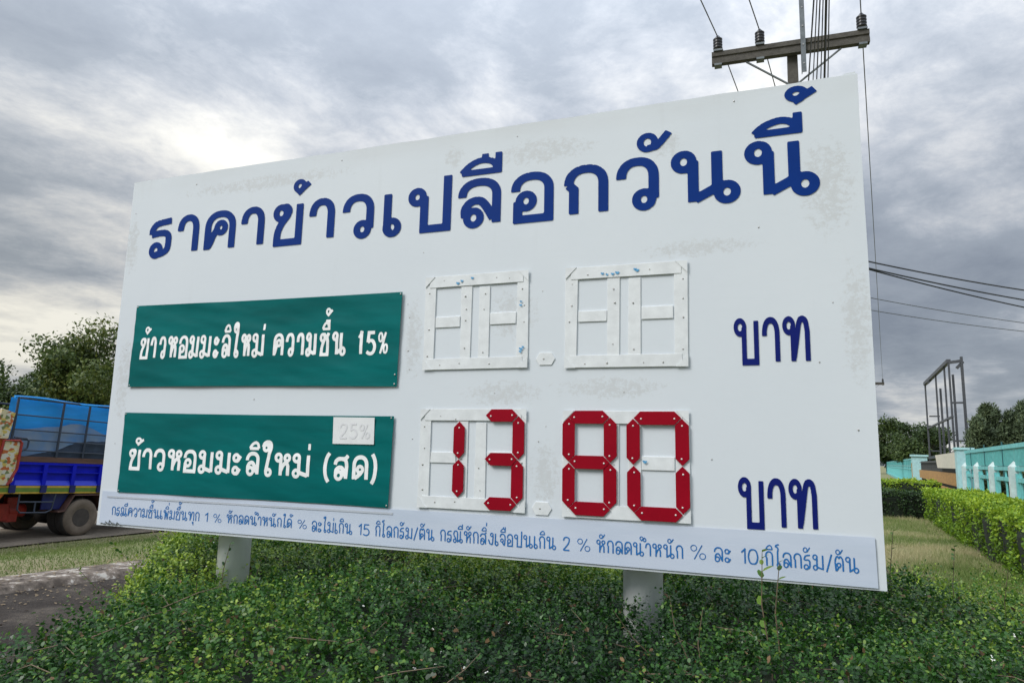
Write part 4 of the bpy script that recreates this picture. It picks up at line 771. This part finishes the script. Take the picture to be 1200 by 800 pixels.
# ================================================================= UTILITY POLES AND WIRES
M_conc = mat('pole_concrete', (.095, .088, .076), .9, var=.3, vscale=9, bump=.3); M_ins = mat('black_insulator', (.012, .012, .013), .35); M_gal = mat('galvanised', (.17, .19, .20), .5, metal=.4, var=.25); M_wire = mat('black_cable', (.015, .016, .02), .5); M_al = mat('bare_conductor', (.12, .125, .13), .5)
ARM_Z = 8.34; ca, sa = math.cos(math.radians(-18.9)), math.sin(math.radians(-18.9))
def pole(loc, label, steel=True):
    root = empty('utility_pole', label, 'utility pole', loc, math.radians(-18.9))
    MB().add([(-.11, -.11, 0), (.11, -.11, 0), (.11, .11, 0), (-.11, .11, 0), (-.075, -.075, ARM_Z+.12), (.075, -.075, ARM_Z+.12), (.075, .075, ARM_Z+.12), (-.075, .075, ARM_Z+.12), (0, 0, ARM_Z+.2)],
             [(0, 1, 5, 4), (1, 2, 6, 5), (2, 3, 7, 6), (3, 0, 4, 7), (4, 5, 8), (5, 6, 8), (6, 7, 8), (7, 4, 8)]).build('shaft', M_conc, root)
    # crossarm: grooved concrete beam, centre lies a little right of the shaft middle
    z = ARM_Z; prof = [(-.05, -.11), (.05, -.11), (.05, .11), (-.05, .11), (-.05, .03), (-.03, .02), (-.03, -.02), (-.05, -.03)]
    x0, x1 = -1.27, 1.13; vs = [(x0, y-.14, z+h) for y, h in prof]+[(x1, y-.14, z+h) for y, h in prof]; n = len(prof)
    arm = MB().add(vs, [tuple(range(n)), tuple(range(2*n-1, n-1, -1))]+[(i, i+n, (i+1) % n+n, (i+1) % n) for i in range(n)]).build('crossarm', M_conc, root)
    tops = []
    for x in (-1.17, -.50, 1.03):
        b = MB().box(x-.06, x+.06, -.205, -.075, z-.145, z-.112).box(x-.07, x+.07, -.215, -.065, z+.112, z+.145).build('arm_clamp', M_gal, root)
        pr = [(.05, z+.146), (.05, z+.16)]
        for k in range(4): pr += [(.075, z+.18+k*.052), (.078, z+.20+k*.052), (.058, z+.208+k*.052)]
        pr += [(.04, z+.395), (.025, z+.42)]
        MB().lathe(pr, (x, -.14, 0), n=18).build('insulator', M_ins, root, True); tops.append((x, -.14, z+.41))
    for sx in (-1, 1): MB().bar((sx*.72-.0*sx, -.14, z-.13), (sx*.06, -.10, z-.62), .035, .02).build('brace', M_gal, root)
    if steel:
        MB().box(.12, .19, -.235, -.225, z-.5, z+2.6).box(.12, .13, -.225, -.16, z-.5, z+2.6).build('ground_wire_mast', M_gal, root)
        for k in range(9): MB().lathe([(.013, 0), (.013, -.006)], (.155, -.236, z-.35+k*.33), 'y', 8).build('bolt', M_screw, root)
    return root, tops
def to_world(loc, p): return Vector((loc[0]+p[0]*ca-p[1]*sa, loc[1]+p[0]*sa+p[1]*ca, loc[2]+p[2]))
LD = Vector((.5465, 1, 0))                                                # run of the line
PL1 = Vector((4.49, 10.42, 0)); PL2 = PL1+LD*46.8
p1, tops = pole(PL1, 'nearer concrete utility pole topped by a crossarm with three black insulators behind the billboard')
p2, _ = pole(PL2, 'far utility pole whose crossarm tip shows just right of the billboard', True)
PL0 = PL1-LD*40
def wire(a, b, sag, r, name, m, label, group=None, n=24):
    pts = [a.lerp(b, i/n)-Vector((0, 0, sag*4*(i/n)*(1-i/n))) for i in range(n+1)]; return pts
def wire_thing(name, segs, r, m, label, group):
    mb = MB()
    for pts in segs: mb.tube(pts, r, 5, False)
    org = segs[0][0]; mb.v = [(v[0]-org.x, v[1]-org.y, v[2]-org.z) for v in mb.v]; o = mb.build(name, m); o.location = org; tag(o, label, 'power line', group); return o
WL = ['thin power line held by the leftmost insulator on the crossarm', 'thin power line held by the middle insulator on the crossarm', 'thin power line held by the rightmost insulator, running down past the board edge']
for i, t in enumerate(tops):
    a = to_world(PL1, t); b = to_world(PL2, t); c = a-LD*40
    s = [wire(c, a, 1.0, 0, '', None, ''), wire(a, b, .55, 0, '', None, '')]; wire_thing('power_line', [s[0]+s[1][1:]], .0095, M_al, WL[i], 'bare power lines on the crossarm')
# low-voltage cables beside the pole
LVR = (.008, .006, .007, .006, .012, .006)
LVL = ('leftmost dark cable of the bundle hanging beside the pole top', 'second cable from the left in the bundle beside the pole top', 'third cable from the left in the bundle beside the pole top', 'third cable from the right in the bundle beside the pole top', 'thickest dark cable of the bundle beside the pole top', 'rightmost cable of the bundle hanging beside the pole top')
for i, (dx, z) in enumerate(((.05, 7.15), (.12, 6.95), (.17, 6.75), (.24, 6.6), (.30, 6.45), (.36, 6.35))):
    a = PL1+Vector((dx, -.22, z-.45)); k = i-2.5; m_ = Vector((2.66+k*.026, 5.5, 5.84)); b = Vector((-9.5+k*.05, -25, 8.2)); c = PL1+LD*46.8+Vector((dx, 0, z-.5))
    wire_thing('overhead_cable', [wire(b, m_, -.1, 0, '', None, '')+wire(m_, a, .02, 0, '', None, '')[1:]+wire(a, c, .8, 0, '', None, '')[1:]], LVR[i], M_wire, LVL[i], 'bundle of dark cables beside the pole')
RC = [('upper black cable of the group leaving the board towards the right', 4.95, 4.95, .013), ('middle black cable leaving the board towards the right', 4.86, 4.65, .013), ('lower black cable crossing the thin ones right of the board', 4.88, 4.30, .012), ('thin grey cable below the black ones right of the board', 4.35, 4.38, .007), ('lowest thin grey cable right of the board', 4.13, 4.33, .007)]
for lb, z0, z1, r in RC: wire_thing('service_cable', [wire(PL1+Vector((.1, -.12, z0)), Vector((15, 13.5, z1)), .22, 0, '', None, '')], r, M_wire if r > .01 else M_al, lb, 'cables right of the board')

# ================================================================= TREES
M_bark = mat('bark', (.09, .07, .05), .9, var=.4, vscale=6, bump=.5)
def tree(name, label, x, y, h, rx, ry, n, m, z0=.25, lf=.2, clumps=26, cat='tree', group=None, seed=0, bias=.45, cone=False):
    rnd = np.random.default_rng(seed+100); root = empty(name, label, cat, (x, y, -.13), 0, group)
    th = h*(.35 if not cone else .8); pts = [(0, 0, -.2), (.1, .05, th*.4), (-.05, .1, th*.75), (.08, 0, th)]; tr = MB().tube(pts, [h*.03, h*.024, h*.02, h*.013], 9)
    C = []
    for k in range(clumps):
        if cone:
            t = rnd.random(); r = (1-t)**.5*rx*.8; a = rnd.random()*6.28; c = np.array([math.cos(a)*r*rnd.random()**.4, math.sin(a)*r*rnd.random()**.4, h*(z0*.4+(1-z0*.4)*t*.97)]); s = .34*rx*(1.2-t*.7)
        else:
            v = rnd.normal(0, 1, 3); v /= np.linalg.norm(v); q = rnd.random()**.4; zc = (z0+1)/2*h; c = np.array([v[0]*rx*q, v[1]*ry*q, zc+v[2]*(1-z0)/2*h*q*.92]); s = rnd.uniform(.20, .38)*min(rx, h*.5)
        C.append((c, s)); 
        if k % 3 == 0 and not cone: tr.tube([(0, 0, th*.7), tuple(c*.5+np.array([0, 0, th*.3])), tuple(c)], [h*.012, h*.008, h*.004], 5, False)
    tr.build('trunk', M_bark, root, True)
    per = n//clumps; V = []; T = []
    for c, s in C:
        v = unit(rnd.normal(0, 1, (per, 3))); q = rnd.random(per)**.45; sc = np.array([1.15, 1.15, .8]) if not cone else np.array([.8, .8, 1.5]); P = c+v*(q*s)[:, None]*sc
        P += (rnd.normal(0, s*.10, (per, 3))); dr = unit(rnd.normal(0, 1, (per, 3))+np.array([0, 0, -.3 if not cone else .8])); nn = unit(v+rnd.normal(0, .5, (per, 3))+np.array([0, 0, .4])); l = rnd.uniform(.6, 1.3, per)*lf
        V.append(leaf_verts(P, dr, nn, l, l*(.6 if not cone else .28), 4)); T.append(np.clip(bias+rnd.normal(0, .13)+rnd.normal(0, .13, per)+.25*(q-.6), 0, 1))
    link('crown', np_mesh('crown', np.concatenate(V), 4, np.concatenate(T)), m, root)['kind'] = 'stuff'
M_t1 = leaf_mat('tree_leaf_green', (.018, .035, .014), (.05, .085, .022), (.13, .17, .04), .5, .2)
M_t2 = leaf_mat('tree_leaf_olive', (.022, .045, .014), (.075, .115, .024), (.19, .21, .05), .5, .25)
M_t3 = leaf_mat('tree_leaf_grey', (.035, .055, .032), (.085, .12, .06), (.16, .20, .09), .6, .15)
tree('tree', 'tall bushy tree with olive lower leaves next to the left edge of the board', -18.1, 31, 7.3, 3.0, 3.0, 34000, M_t2, .05, .17, 60, seed=1, group='trees behind the truck')
tree('tree', 'low dark tree in the dip between the two taller trees behind the truck', -21.6, 34, 4.9, 2.6, 2.4, 22000, M_t1, .1, .17, 44, seed=8, group='trees behind the truck')
tree('tree', 'spreading dark tree behind the blue truck tarpaulin', -25.6, 36, 5.7, 3.8, 3.6, 30000, M_t1, .12, .18, 60, seed=2, group='trees behind the truck')
tree('tree', 'dark rounded tree cut by the left edge of the photo', -31.0, 37, 5.6, 4.2, 4, 26000, M_t1, .1, .19, 50, seed=3, group='trees behind the truck')
tree('tree', 'low dark tree just beyond the white board and above the truck rails', -14.9, 27, 5.2, 2.6, 2.6, 18000, M_t2, .1, .15, 40, seed=4, group='trees behind the truck')
tree('tree', 'large dark broad tree showing right beside the board above the far fence', 78, 135, 11.4, 7.0, 6.5, 22000, M_t1, .05, .5, 44, seed=5, bias=.35, group='trees beyond the fence')
tree('tree', 'lower dark tree standing left of the steel hoarding frame', 41.8, 69, 5.7, 3.1, 3.0, 12000, M_t1, .05, .26, 28, seed=6, bias=.4, group='trees beyond the fence')
tree('tree', 'small pale tree seen through the foot of the hoarding frame', 33.0, 50, 2.9, 1.5, 1.5, 5000, M_t3, .1, .16, 14, seed=12, bias=.6, group='trees beyond the fence')
for i, (px, dd, hgt, lb) in enumerate(((31.3, 46, 5.0, 'grey green feathery tree nearest the hoarding frame'), (32.5, 46.5, 5.9, 'tallest grey green feathery tree beyond the fence'), (33.7, 46, 5.5, 'grey green feathery tree between two taller ones beyond the fence'), (34.9, 46.5, 6.1, 'grey green feathery tree cut by the right edge of the photo'))):
    tree('feathery_tree', lb, px, dd, hgt, 1.9, 1.9, 14000, M_t3, .0, .26, 60, seed=20+i, cone=True, group='feathery trees beyond the fence', bias=.45)

# ================================================================= TRUCK
def truck():
    U = TD.cross(TN).normalized(); MW = Matrix(((TD.x, TN.x, U.x, TP[0]), (TD.y, TN.y, U.y, TP[1]), (TD.z, TN.z, U.z, TP[2]), (0, 0, 0, 1)))
    root = empty('truck', 'blue sided farm truck with a decorated cab, rail frame and blue tarpaulin', 'truck', mw=MW)
    M_b = mat('truck_blue', (.005, .012, .50), .42, spec=.2, var=.15, vscale=5); M_bd = mat('truck_blue_dark', (.008, .014, .12), .4); M_y = mat('truck_yellow', (.55, .36, .05), .5, var=.2); M_g = mat('truck_green', (.12, .22, .03), .5, var=.2)
    M_r = mat('truck_red', (.35, .03, .02), .5, var=.3, vscale=8); M_st = mat('rail_steel', (.035, .05, .08), .5, var=.3); M_tar = mat('blue_tarp', (.012, .34, .90), .45, var=.16, vscale=3, stretch=(.5, 1, 3)); M_pt = mat('pale_tarp', (.24, .31, .42), .6, col2=(.10, .24, .50), vscale=2.2)
    M_ld = mat('load_cover', (.028, .045, .075), .85, var=.3, vscale=6, bump=.4); M_wd = mat('rusty_plank', (.14, .075, .055), .9, var=.35, stretch=(.3, 1, 4)); M_dk = mat('chassis', (.015, .015, .017), .6); M_ty = mat('dusty_tyre', (.17, .135, .105), .95, var=.25, vscale=6, bump=.2); M_tr = mat('tyre_tread', (.035, .032, .03), .9)
    s0, s1 = -1.44, 3.4; wb = 2.05
    for side in (0, 1):
        ya = 0 if side == 0 else wb; sg = 1 if side == 0 else -1
        def bx(x0, x1, y0, y1, z0, z1): y0, y1 = ya+sg*y0, ya+sg*y1; return MB().box(x0, x1, min(y0, y1), max(y0, y1), z0, z1)
        b = bx(s0, s1, .06, .10, .92, 1.325).build('side_board', M_b, root)
        ribs = [s0+.02+.53*k for k in range(10)]
        rib = MB()
        for x in ribs: p = bx(x-.035, x+.035, .0, .058, .93, 1.30); rib.add(p.v, p.f)
        for z, hgt in ((1.30, .04), (1.155, .025)):
            p = bx(s0, s1, .012, .0595, z-hgt/2, z+hgt/2); rib.add(p.v, p.f)
        rib.build('board_ribs', M_b, b)
        if side == 0:
            ld = MB()
            for x0, x1 in zip(ribs, ribs[1:]): ld.add([(x0+.036, .004, .925), (x1-.036, .004, .925), (x1-.036, .058, 1.01), (x0+.036, .058, 1.01)], [(0, 1, 2, 3)])
            ld.build('board_ledge', mat('ledge_blue', (.04, .06, .58), .4, spec=.2), b)
            for x in ribs: MB().box(x-.05, x+.05, -.03, .0, .80, .93).build('hinge', M_bd, root)
        bx(-1.9 if side == 0 else s0, s1, .0, .05, .885, .918).build('trim_yellow', M_y, root); bx(-1.9 if side == 0 else s0, s1, .0, .05, .812, .884).build('trim_green', M_g, root); bx(-1.9, s1, .0, .05, .785, .811).build('trim_yellow', M_y, root)
        bx(s0, s1, .03, .09, 1.326, 1.42).build('plank', M_wd, root)
        posts = [-1.54, -.73, -.23, .45, 1.1, 1.8, 2.5, 3.35]
        for x in posts: MB().tube([(x, ya+sg*.035, 1.42), (x, ya+sg*.035, 2.41)], .02, 6).build('rail_post', M_st, root)
        for z in (2.41, 2.12, 1.87, 1.70, 1.52): MB().tube([(-1.54, ya+sg*.035, z), (3.35, ya+sg*.035, z)], .02 if z > 2.4 else .013, 6).build('rail', M_st, root)
    MB().tube([(-1.52, .0, 1.73), (-1.32, .0, 1.72), (-1.27, .0, 1.68), (-1.28, .0, 1.56), (-1.42, .0, 1.47)], .016, 6).build('hand_hoop', M_st, root)
    MB().box(s0, s1, .09, wb-.09, .80, .95).build('bed_floor', M_wd, root); MB().box(-3.9, s1-.2, .55, .68, .45, .78).box(-3.9, s1-.2, 1.37, 1.5, .45, .78).build('chassis_beam', M_dk, root)
    # tarpaulins
    def curtain(name, prof, zb, y, m, amp, seed, over=False):
        xs = np.linspace(prof[0][0], prof[-1][0], 70); top = np.interp(xs, [p[0] for p in prof], [p[1] for p in prof]); nz = 14; vs = []
        for j in range(nz+1):
            for x, t in zip(xs, top): z = zb+(t-zb)*j/nz; vs.append((x, y+amp*float(fbm(np.array(x*3.+seed), np.array(z*2.), seed, 3)), z))
        k = len(xs); n0 = len(vs); fs = [(j*k+i, j*k+i+1, (j+1)*k+i+1, (j+1)*k+i) for j in range(nz) for i in range(k-1)]; vs += [(a, b+.004, c) for a, b, c in vs]; fs += [tuple(q+n0 for q in f[::-1]) for f in fs]
        return MB().add(vs, fs).build(name, m, root, True)
    xs = np.linspace(-1.6, 3.3, 40)
    curtain('tarpaulin', [(x, 2.425+.02*math.sin(x*4)+.015*math.sin(x*9)) for x in xs], 1.40, .13, M_tar, .05, 2)
    MB().tube([(x, .04+.01*math.sin(x*7), 2.425+.014*math.sin(x*4)) for x in xs], .024, 6).build('tarpaulin_roll', M_tar, root)
    curtain('pale_sheet', [(-1.55, 1.86), (-1.2, 1.90), (-.95, 1.95), (-.7, 1.97), (-.5, 2.04), (-.3, 2.05), (-.05, 1.98), (.15, 1.90), (.6, 1.85), (3.2, 1.8)], 1.38, .085, M_pt, .04, 5)
    prof = [(-1.35, 1.40), (-.95, 1.52), (-.73, 1.60), (-.5, 1.73), (-.3, 1.82), (-.05, 1.86), (.2, 1.86), (1, 1.95), (2, 1.9), (3.2, 1.5)]; xs = np.linspace(-1.35, 3.2, 60); zt = np.interp(xs, [p[0] for p in prof], [p[1] for p in prof]); vs = []
    for x, t in zip(xs, zt):
        vs += [(x, .065, 1.36), (x, .07, 1.36+(t-1.36)*.6), (x, .16, t), (x, 1.0, t+.12), (x, 1.85, t), (x, 1.95, 1.36)]
    MB().add(vs, [(i*6+j, (i+1)*6+j, (i+1)*6+j+1, i*6+j+1) for i in range(59) for j in range(5)]).build('covered_load', M_ld, root, True)
    # wheels
    def wheel(x, y, out=-1, dual=False):
        o = bpy.data.objects.new('wheel', None); COL.objects.link(o); o.parent = root; o.location = (x, y, .345)
        R_ = .345; pr = [(.165, .0), (.19, -.012), (.25, -.02), (.305, -.012), (.332, .02)]; MB().lathe([(a, b*-out*-1 if out > 0 else b) for a, b in pr]+[(.332, .021)], (0, 0, 0), 'y', 36).build('tyre', M_ty, o, True)
        MB().lathe([(.333, .018), (.345, .04), (.345, .20), (.333, .225), (.2, .235)], (0, 0, 0), 'y', 36).build('tread', M_tr, o, True)
        MB().lathe([(.164, -.004), (.150, .03), (.14, .09), (.06, .10), (.055, .05), (.045, .03), (.02, .028)], (0, 0, 0), 'y', 28).build('rim', mat('rim_dusty', (.06, .05, .045), .7, var=.3), o)
        for k in range(6): a = k*math.pi/3; MB().lathe([(.012, .088), (.012, .07)], (.095*math.cos(a), 0, .095*math.sin(a)), 'y', 8).build('wheel_nut', M_dk, o)
        if dual: MB().lathe([(.19, .25), (.33, .26), (.345, .28), (.345, .44), (.33, .46), (.2, .47)], (0, 0, 0), 'y', 36).build('inner_tyre', M_tr, o, True)
    wheel(-.09, .01, dual=True); wheel(-.09, 1.58, dual=True); wheel(-3.2, .08); wheel(-3.2, 1.62)
    MB().tube([(-.09, .2, .345), (-.09, 1.8, .345)], [.07, .07], 10).lathe([(.1, .8), (.17, .9), (.17, 1.1), (.1, 1.2)], (-.09, 0, .345), 'y', 16).build('axle', M_dk, root, True)
    def strip(pts, y0, y1, th, name, m):
        mb = MB()
        for (a, b), (c, d) in zip(pts, pts[1:]): mb.bar(((a), (y0+y1)/2, b), ((c), (y0+y1)/2, d), y1-y0, th) 
        mb.build(name, m, root)
    strip([(-.56, .46), (-.44, .47), (-.29, .755), (.25, .755), (.33, .45)], -.01, .52, .022, 'mudguard', mat('mudguard_rust', (.12, .06, .05), .7, var=.3))
    MB().plate([(-.80, .78), (-.80, .50), (-.47, .50), (-.32, .78)], .10, .13).build('guard_panel', M_bd, root)
    for pts in ([(-1.27, 0, .775), (-1.27, 0, .52), (-1.22, 0, .465), (-.78, 0, .455), (-.68, 0, .50), (-.64, 0, .775)], [(-1.26, 0, .645), (-.655, 0, .635)], [(-.98, .0, .64), (-.98, .0, .46)]): MB().tube(pts, .014, 6).build('side_guard', M_st, root)
    bx_ = MB().box(-1.75, -1.18, .35, .9, .30, .60).build('tool_box', M_r, root); rebevel(bx_, .02)
    MB().lathe([(.10, -1.15), (.115, -1.14), (.115, -.86), (.10, -.85)], (0, .5, .47), 'x', 18).build('air_tank', M_r, root, True); MB().box(-1.2, -1.0, .4, .52, .28, .7).build('hanger', M_r, root)
    # cab
    M_cab = mat('cab_orange', (.50, .13, .015), .4, var=.2)
    dm = bpy.data.materials.new('painted_ornament'); dm.use_nodes = True; nt = dm.node_tree; N = nt.nodes; L = nt.links; p = N['Principled BSDF']; p.inputs['Roughness'].default_value = .4
    tc = N.new('ShaderNodeTexCoord'); mp = N.new('ShaderNodeMapping'); mp.inputs['Rotation'].default_value = (0, .8, 0); mp.inputs['Scale'].default_value = (1, 1, 1.3); L.new(tc.outputs['Object'], mp.inputs[0]); vo = N.new('ShaderNodeTexVoronoi'); vo.inputs['Scale'].default_value = 17; L.new(mp.outputs[0], vo.inputs[0])
    r = N.new('ShaderNodeValToRGB'); r.color_ramp.interpolation = 'CONSTANT'; L.new(vo.outputs['Color'], r.inputs[0]); e = r.color_ramp.elements; e[0].color = (.55, .42, .10, 1); e[1].position = .8; e[1].color = (.16, .2, .08, 1)
    for q, c in ((.25, (.60, .58, .5)), (.45, (.45, .12, .03)), (.6, (.62, .55, .35))): z = e.new(q); z.color = (*c, 1)
    L.new(r.outputs[0], p.inputs['Base Color'])
    cb = MB().plate([(-3.9, .55), (-1.9, .55), (-1.72, .78), (-1.60, .92), (-1.60, 1.70), (-1.64, 2.16), (-3.4, 2.2), (-3.75, 1.5), (-3.9, 1.3)], .05, 1.98).build('cab', M_cab, root); rebevel(cb, .03)
    MB().plate([(-1.74, .93), (-1.50, .93), (-1.43, 1.0), (-1.40, 1.62), (-1.44, 1.66), (-1.66, 1.66)], -.02, .045).build('cab_corner_panel', dm, root)
    MB().tube([(-1.76, -.03, .94), (-1.70, -.03, 1.67), (-1.44, -.03, 1.68), (-1.40, -.03, 1.64), (-1.41, -.03, 1.2), (-1.52, -.03, .93)], .022, 6).build('panel_trim', M_r, root)
    MB().plate([(-1.80, 1.70), (-1.62, 1.70), (-1.57, 2.14), (-1.80, 2.20)], .0, .046).build('pillar_ornament', dm, root)
    MB().plate([(-2.6, 1.2), (-1.83, 1.2), (-1.80, 2.05), (-2.6, 2.1)], .02, .046).build('cab_window', mat('dark_red_glass', (.06, .005, .01), .2), root)
    MB().plate([(-3.4, .62), (-1.62, .62), (-1.50, .78), (-3.4, .78)], .03, .5).build('cab_step', M_cab, root); MB().plate([(-3.4, .55), (-1.66, .55), (-1.60, .60), (-3.4, .60)], .02, .05).build('trim_yellow', M_y, root)
truck()
